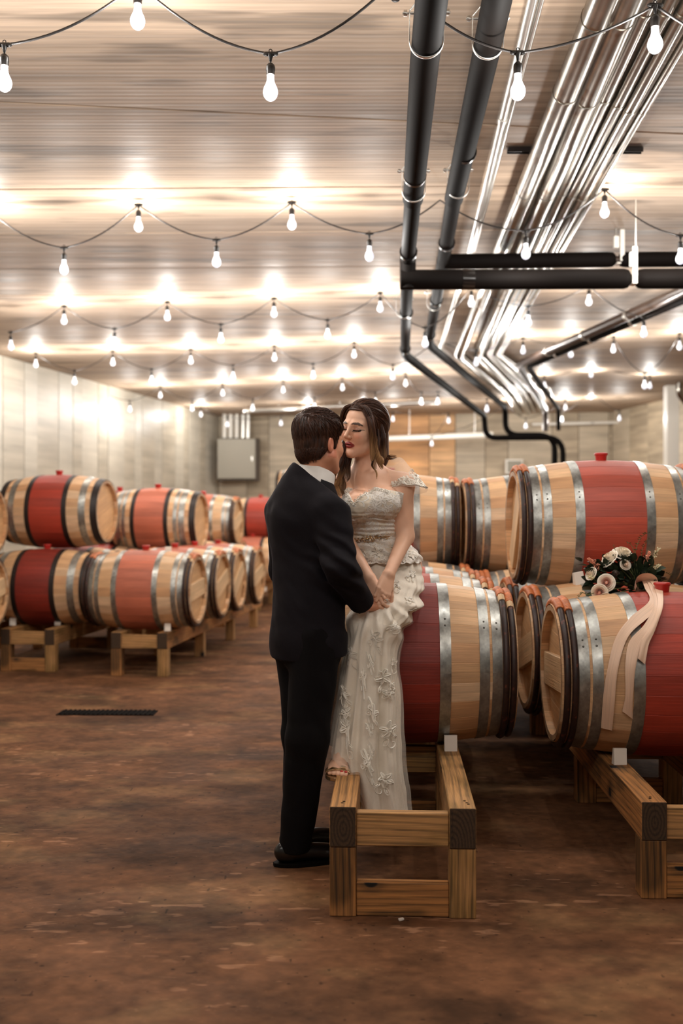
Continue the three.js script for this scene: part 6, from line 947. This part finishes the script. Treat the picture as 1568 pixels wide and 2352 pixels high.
const bouquet = (() => {
  const c0 = at(1425, 1340, 4.57), g = thing('bouquet', 'bouquet of white roses and greenery with pale ribbon, lying on the right barrel', 'bouquet', c0);
  const K = (px, py, d) => at(px, py, d + 0.15).sub(c0), hub = K(1466, 1352, 4.42); seed = 77;
  const dirOfF = (p) => p.clone().sub(hub).normalize();
  const turnTo = (m, d, roll = 0) => { m.quaternion.setFromUnitVectors(V(0, 1, 0), d.clone().normalize()); m.rotateY(roll); };
  // roses: [px, py, distance, radius m, openness, heart colour, aim]
  [[1396, 1281, 4.38, 0.040, 0.75, [240, 214, 180], [-0.75, 0.62, 0.2]], [1432, 1268, 4.40, 0.042, 0.9, [244, 226, 196], [0.15, 0.85, 0.5]], [1354, 1316, 4.36, 0.027, 0.8, [236, 206, 176], [-0.8, 0.4, 0.45]], [1392, 1338, 4.30, 0.033, 0.95, [226, 140, 118], [-0.25, 0.15, 0.95]], [1376, 1361, 4.29, 0.031, 0.95, [228, 132, 112], [-0.35, -0.15, 0.92]], [1389, 1377, 4.29, 0.026, 0.8, [232, 180, 140], [0.1, -0.5, 0.8]], [1437, 1296, 4.35, 0.022, 0.7, [238, 204, 176], [0.1, 0.4, 0.9]]].forEach(([px, py, d, R, op, hc, aim], i) => { const p = K(px, py, d), m = part('rose', roseGeo(R, op, hc, 800 + i), M.rose, g, i > 2 && i < 5 ? 'white rose with a pink heart' : 'creamy white rose'); const a = V(...aim).normalize(); m.position.copy(p).addScaledVector(a, -R * 0.5); turnTo(m, a, i); part('stem', sweep(curve([p.clone().addScaledVector(a, -R * 0.4), p.clone().lerp(hub, 0.5).add(V(0, 0.01, 0)), hub], 8), 0.0028, 6), M.sprig, g); });
  // large leaves, one by one
  for (let i = 0; i < 330; i++) {
    const u = i / 330, px = lerp(1345, 1515, rnd()), py = lerp(1275, 1378, rnd()); const ex = (px - 1430) / 92, ey = (py - 1330) / 58; if (ex * ex + ey * ey > 1) continue;
    const p = K(px, py, 4.42 + rr(-0.07, 0.06)), m = part('leaf', leafGeo, i % 4 ? M.leaf : M.leafGrey, g), d = dirOfF(p).add(V(rr(-0.6, 0.6), rr(-0.2, 0.7), rr(-0.1, 0.9))).normalize(), s = rr(0.034, 0.066); m.position.copy(p).addScaledVector(d, -s * 0.4); m.quaternion.setFromUnitVectors(V(0, 0, 1), d); m.rotateZ(rr(-1, 1)); m.scale.set(s * rr(0.9, 1.4), s, s);
  }
  [[1445, 1372, -0.5], [1460, 1368, -1.0], [1420, 1366, 0.4], [1335, 1290, 2.2], [1345, 1300, 2.6], [1352, 1372, 3.2], [1408, 1372, 3.9]].forEach(([px, py, a]) => { const m = part('leaf', leafGeo, M.leaf, g), d = V(Math.cos(a), Math.sin(a) * 0.6, 0.5).normalize(); m.position.copy(K(px, py, 4.31)); m.quaternion.setFromUnitVectors(V(0, 0, 1), d); m.scale.setScalar(0.05); });
  // feathery pink astilbe
  const plume = (p, d, L, n, name, mat, lab) => { const list = [], stems = []; for (let i = 0; i < n; i++) { const t = Math.pow(rnd(), 0.8), q = p.clone().addScaledVector(d, L * t), w = 0.026 * (1 - t * 0.8), o = V(rr(-1, 1), rr(-1, 1), rr(-1, 1)).normalize(), e = q.clone().addScaledVector(o, w * rr(0.4, 1)).addScaledVector(d, 0.008); stems.push(sweep([q, e], 0.0008, 4, false)); for (let k = 0; k < 4; k++) { const f = q.clone().lerp(e, 0.3 + 0.7 * k / 3).add(V(rr(-0.002, 0.002), rr(-0.002, 0.002), rr(-0.002, 0.002))); list.push(moved(new THREE.IcosahedronGeometry(rr(0.0018, 0.0034), 0), f.x, f.y, f.z, rr(0, 3), rr(0, 3), 0)); } } const m = part(name, merge(list), mat, g, lab); part('plume_stems', merge([...stems, sweep([p.clone().addScaledVector(d, -0.06), p.clone().addScaledVector(d, L)], 0.0014, 5)]), M.sprig, m); };
  plume(K(1380, 1306, 4.37), V(-0.72, 0.55, 0.2).normalize(), 0.07, 46, 'astilbe', M.astilbe, 'pink astilbe plume'); plume(K(1478, 1296, 4.40), V(0.35, 0.85, 0.2).normalize(), 0.055, 60, 'astilbe', M.astilbe, 'pink astilbe plume');
  plume(K(1493, 1308, 4.41), V(0.7, 0.3, 0.3).normalize(), 0.04, 26, 'filler_flower', M.smallWhite, 'tiny cream filler flowers'); plume(K(1500, 1276, 4.43), V(0.6, 0.7, 0.1).normalize(), 0.035, 16, 'filler_flower', M.smallWhite); plume(K(1362, 1330, 4.34), V(-0.6, 0.3, 0.6).normalize(), 0.03, 18, 'filler_flower', M.smallWhite);
  // dark seed head
  { const p = K(1413, 1317, 4.33), list = []; for (let i = 0; i < 60; i++) { const a = rr(0, 6.283), r = Math.sqrt(rnd()) * 0.017; list.push(moved(new THREE.TorusGeometry(0.0026, 0.0009, 5, 8), p.x + Math.cos(a) * r, p.y + Math.sin(a) * r * 0.7, p.z + rr(-0.004, 0.006), rr(0, 1), rr(0, 1), 0)); } part('seed_head', merge([...list, moved(new THREE.SphereGeometry(0.015, 12, 8), p.x, p.y, p.z - 0.008)]), M.seed, g); }
  // tall vetch-like sprigs with small leaves
  const sprig = (pts, n, s) => { const c = curve(pts, 20), list = [sweep(c, (t) => 0.0017 * (1 - 0.6 * t), 5)]; for (let i = 0; i < n; i++) { const k = Math.floor(lerp(5, 20, i / n)), p = c[k], d = V(i % 2 ? 0.8 : -0.8, 0.5, rr(-0.4, 0.6)).normalize(), q = new THREE.Quaternion().setFromUnitVectors(V(0, 0, 1), d), m = new THREE.Matrix4().compose(p, q, V(s, s, s * rr(0.8, 1.2))); list.push(leafGeo.clone().applyMatrix4(m)); } return part('sprig', merge(list), M.sprig, g); }; M.sprig.side = THREE.DoubleSide;
  sprig([hub, K(1456, 1300, 4.40), K(1462, 1256, 4.40), K(1473, 1232, 4.40), K(1493, 1222, 4.40)], 22, 0.013); sprig([hub, K(1470, 1300, 4.42), K(1476, 1258, 4.42), K(1488, 1236, 4.42)], 20, 0.012); sprig([hub, K(1458, 1276, 4.38), K(1448, 1250, 4.38), K(1441, 1246, 4.38), K(1441, 1252, 4.38)], 6, 0.010); sprig([hub, K(1500, 1316, 4.42), K(1530, 1316, 4.42), K(1543, 1322, 4.42)], 16, 0.010); sprig([hub, K(1490, 1304, 4.40), K(1508, 1298, 4.40), K(1520, 1293, 4.40)], 8, 0.009); sprig([K(1385, 1352, 4.31), K(1350, 1366, 4.30), K(1336, 1362, 4.31), K(1326, 1374, 4.31)], 20, 0.010); sprig([hub, K(1412, 1262, 4.40), K(1408, 1250, 4.40)], 6, 0.008);
  // stems below the binding
  for (let i = 0; i < 9; i++) part('stem', sweep([hub.clone().add(V(rr(-0.01, 0.01), rr(-0.012, 0.006), rr(-0.01, 0.01))), K(1515 + rr(-6, 6), 1352 + rr(-8, 6), 4.45 + rr(-0.02, 0.02))], 0.0026, 6), M.sprig, g);
  // silk ribbon: wraps and long tails that lie over the barrel
  const bc = rAt(RD), onB = (px, py, off = 0.006) => { const s = (CY - py) / F, ux = (px - CX) / F; let r = RB, d = 4.05; for (let k = 0; k < 6; k++) { const x = ux * d - bc.x, rd = RD + x * Math.sin(fTurn), A = 1 + s * s, Bq = -2 * rd + 2 * s * (EYE - RX), C = rd ** 2 + (EYE - RX) ** 2 - (r + off + 0.006) ** 2, q = Bq * Bq - 4 * A * C; d = q > 0 ? (-Bq - Math.sqrt(q)) / (2 * A) : -Bq / (2 * A); r = prof(Math.min(0.47, Math.abs(x))); } return at(px, py, d).sub(c0); };
  function ribbon(left, right, folds = 0.002, sd = 1) {                // two edges; a thin cloth with its own thickness
    const n = 40, m = 8, L = curve(left, n), R = curve(right, n), pos = [], idx = [], uv = [], top = [];
    for (let i = 0; i <= n; i++) for (let j = 0; j <= m; j++) top.push(L[i].clone().lerp(R[i], j / m).add(V(0, 0, folds * Math.sin(j / m * 4.5 + i * 0.08 + sd) + folds * 0.6 * Math.sin(i * 0.5 + sd * 2)))); const w = m + 1;
    top.forEach((p, k) => { pos.push(p.x, p.y, p.z); uv.push((k % w) / m * 0.2, Math.floor(k / w) / n); }); top.forEach((p, k) => { pos.push(p.x, p.y - 0.0004, p.z - 0.0012); uv.push((k % w) / m * 0.2, Math.floor(k / w) / n); });
    const N = top.length, q = (a, b, c, d) => idx.push(a, b, c, b, d, c); for (let i = 0; i < n; i++) { for (let j = 0; j < m; j++) { const a = i * w + j; q(a, a + w, a + 1, a + w + 1); q(N + a, N + a + 1, N + a + w, N + a + w + 1); } const a = i * w, b = i * w + m; q(a, N + a, a + w, N + a + w); q(b, b + w, N + b, N + b + w); } for (let j = 0; j < m; j++) { q(j, j + 1, N + j, N + j + 1); const e = n * w + j; q(e, N + e, e + 1, N + e + 1); } return geo(pos, idx, uv);
  }
  const rb = part('ribbon', ribbon([K(1474, 1334, 4.36), K(1480, 1350, 4.25), onB(1489, 1382, 0.014), onB(1447, 1418, 0.010), onB(1413, 1465), onB(1393, 1546), onB(1385, 1601), onB(1380, 1672)], [K(1500, 1332, 4.36), K(1504, 1350, 4.25), onB(1512, 1398, 0.020), onB(1484, 1422, 0.016), onB(1442, 1462, 0.01), onB(1420, 1530), onB(1411, 1613), onB(1405, 1678)], 0.0016, 1), M.silk, g, 'pale peach silk ribbon');
  part('ribbon_tail', ribbon([K(1484, 1334, 4.34), K(1492, 1350, 4.24), onB(1500, 1396, 0.026), onB(1478, 1436, 0.022), onB(1446, 1472, 0.014), onB(1436, 1526, 0.008), onB(1436, 1600), onB(1429, 1634)], [K(1510, 1334, 4.34), K(1514, 1352, 4.24), onB(1515, 1404, 0.030), onB(1496, 1444, 0.026), onB(1474, 1482, 0.018), onB(1460, 1530, 0.012), onB(1453, 1610), onB(1453, 1652)], 0.0022, 2.4), M.silk, rb);
  part('ribbon_tail', ribbon([K(1492, 1334, 4.33), K(1504, 1352, 4.22), onB(1508, 1402, 0.036), onB(1494, 1438, 0.032), onB(1474, 1470, 0.026), onB(1464, 1512, 0.016)], [K(1523, 1338, 4.33), K(1522, 1354, 4.22), onB(1520, 1404, 0.04), onB(1504, 1448, 0.034), onB(1490, 1482, 0.028), onB(1481, 1526, 0.018)], 0.003, 4), M.silk, rb);
  { const loop = []; const lp = (a, r) => K(1482 + Math.cos(a) * 26 * r, 1342 + Math.sin(a) * 20 * r, 4.36 - 0.05 * Math.sin(a * 0.5)); const Lf = [], Rg = []; for (let k = 0; k <= 12; k++) { const a = k / 12 * 6.283 + 2.6; Lf.push(lp(a, 1).add(V(0, 0.012, 0.02))); Rg.push(lp(a, 0.72).add(V(-0.006, -0.016, -0.03))); } part('ribbon_loop', ribbon(Lf, Rg, 0.003, 3), M.silk, rb); }
  return g;
})();

renderer.render(scene, camera);
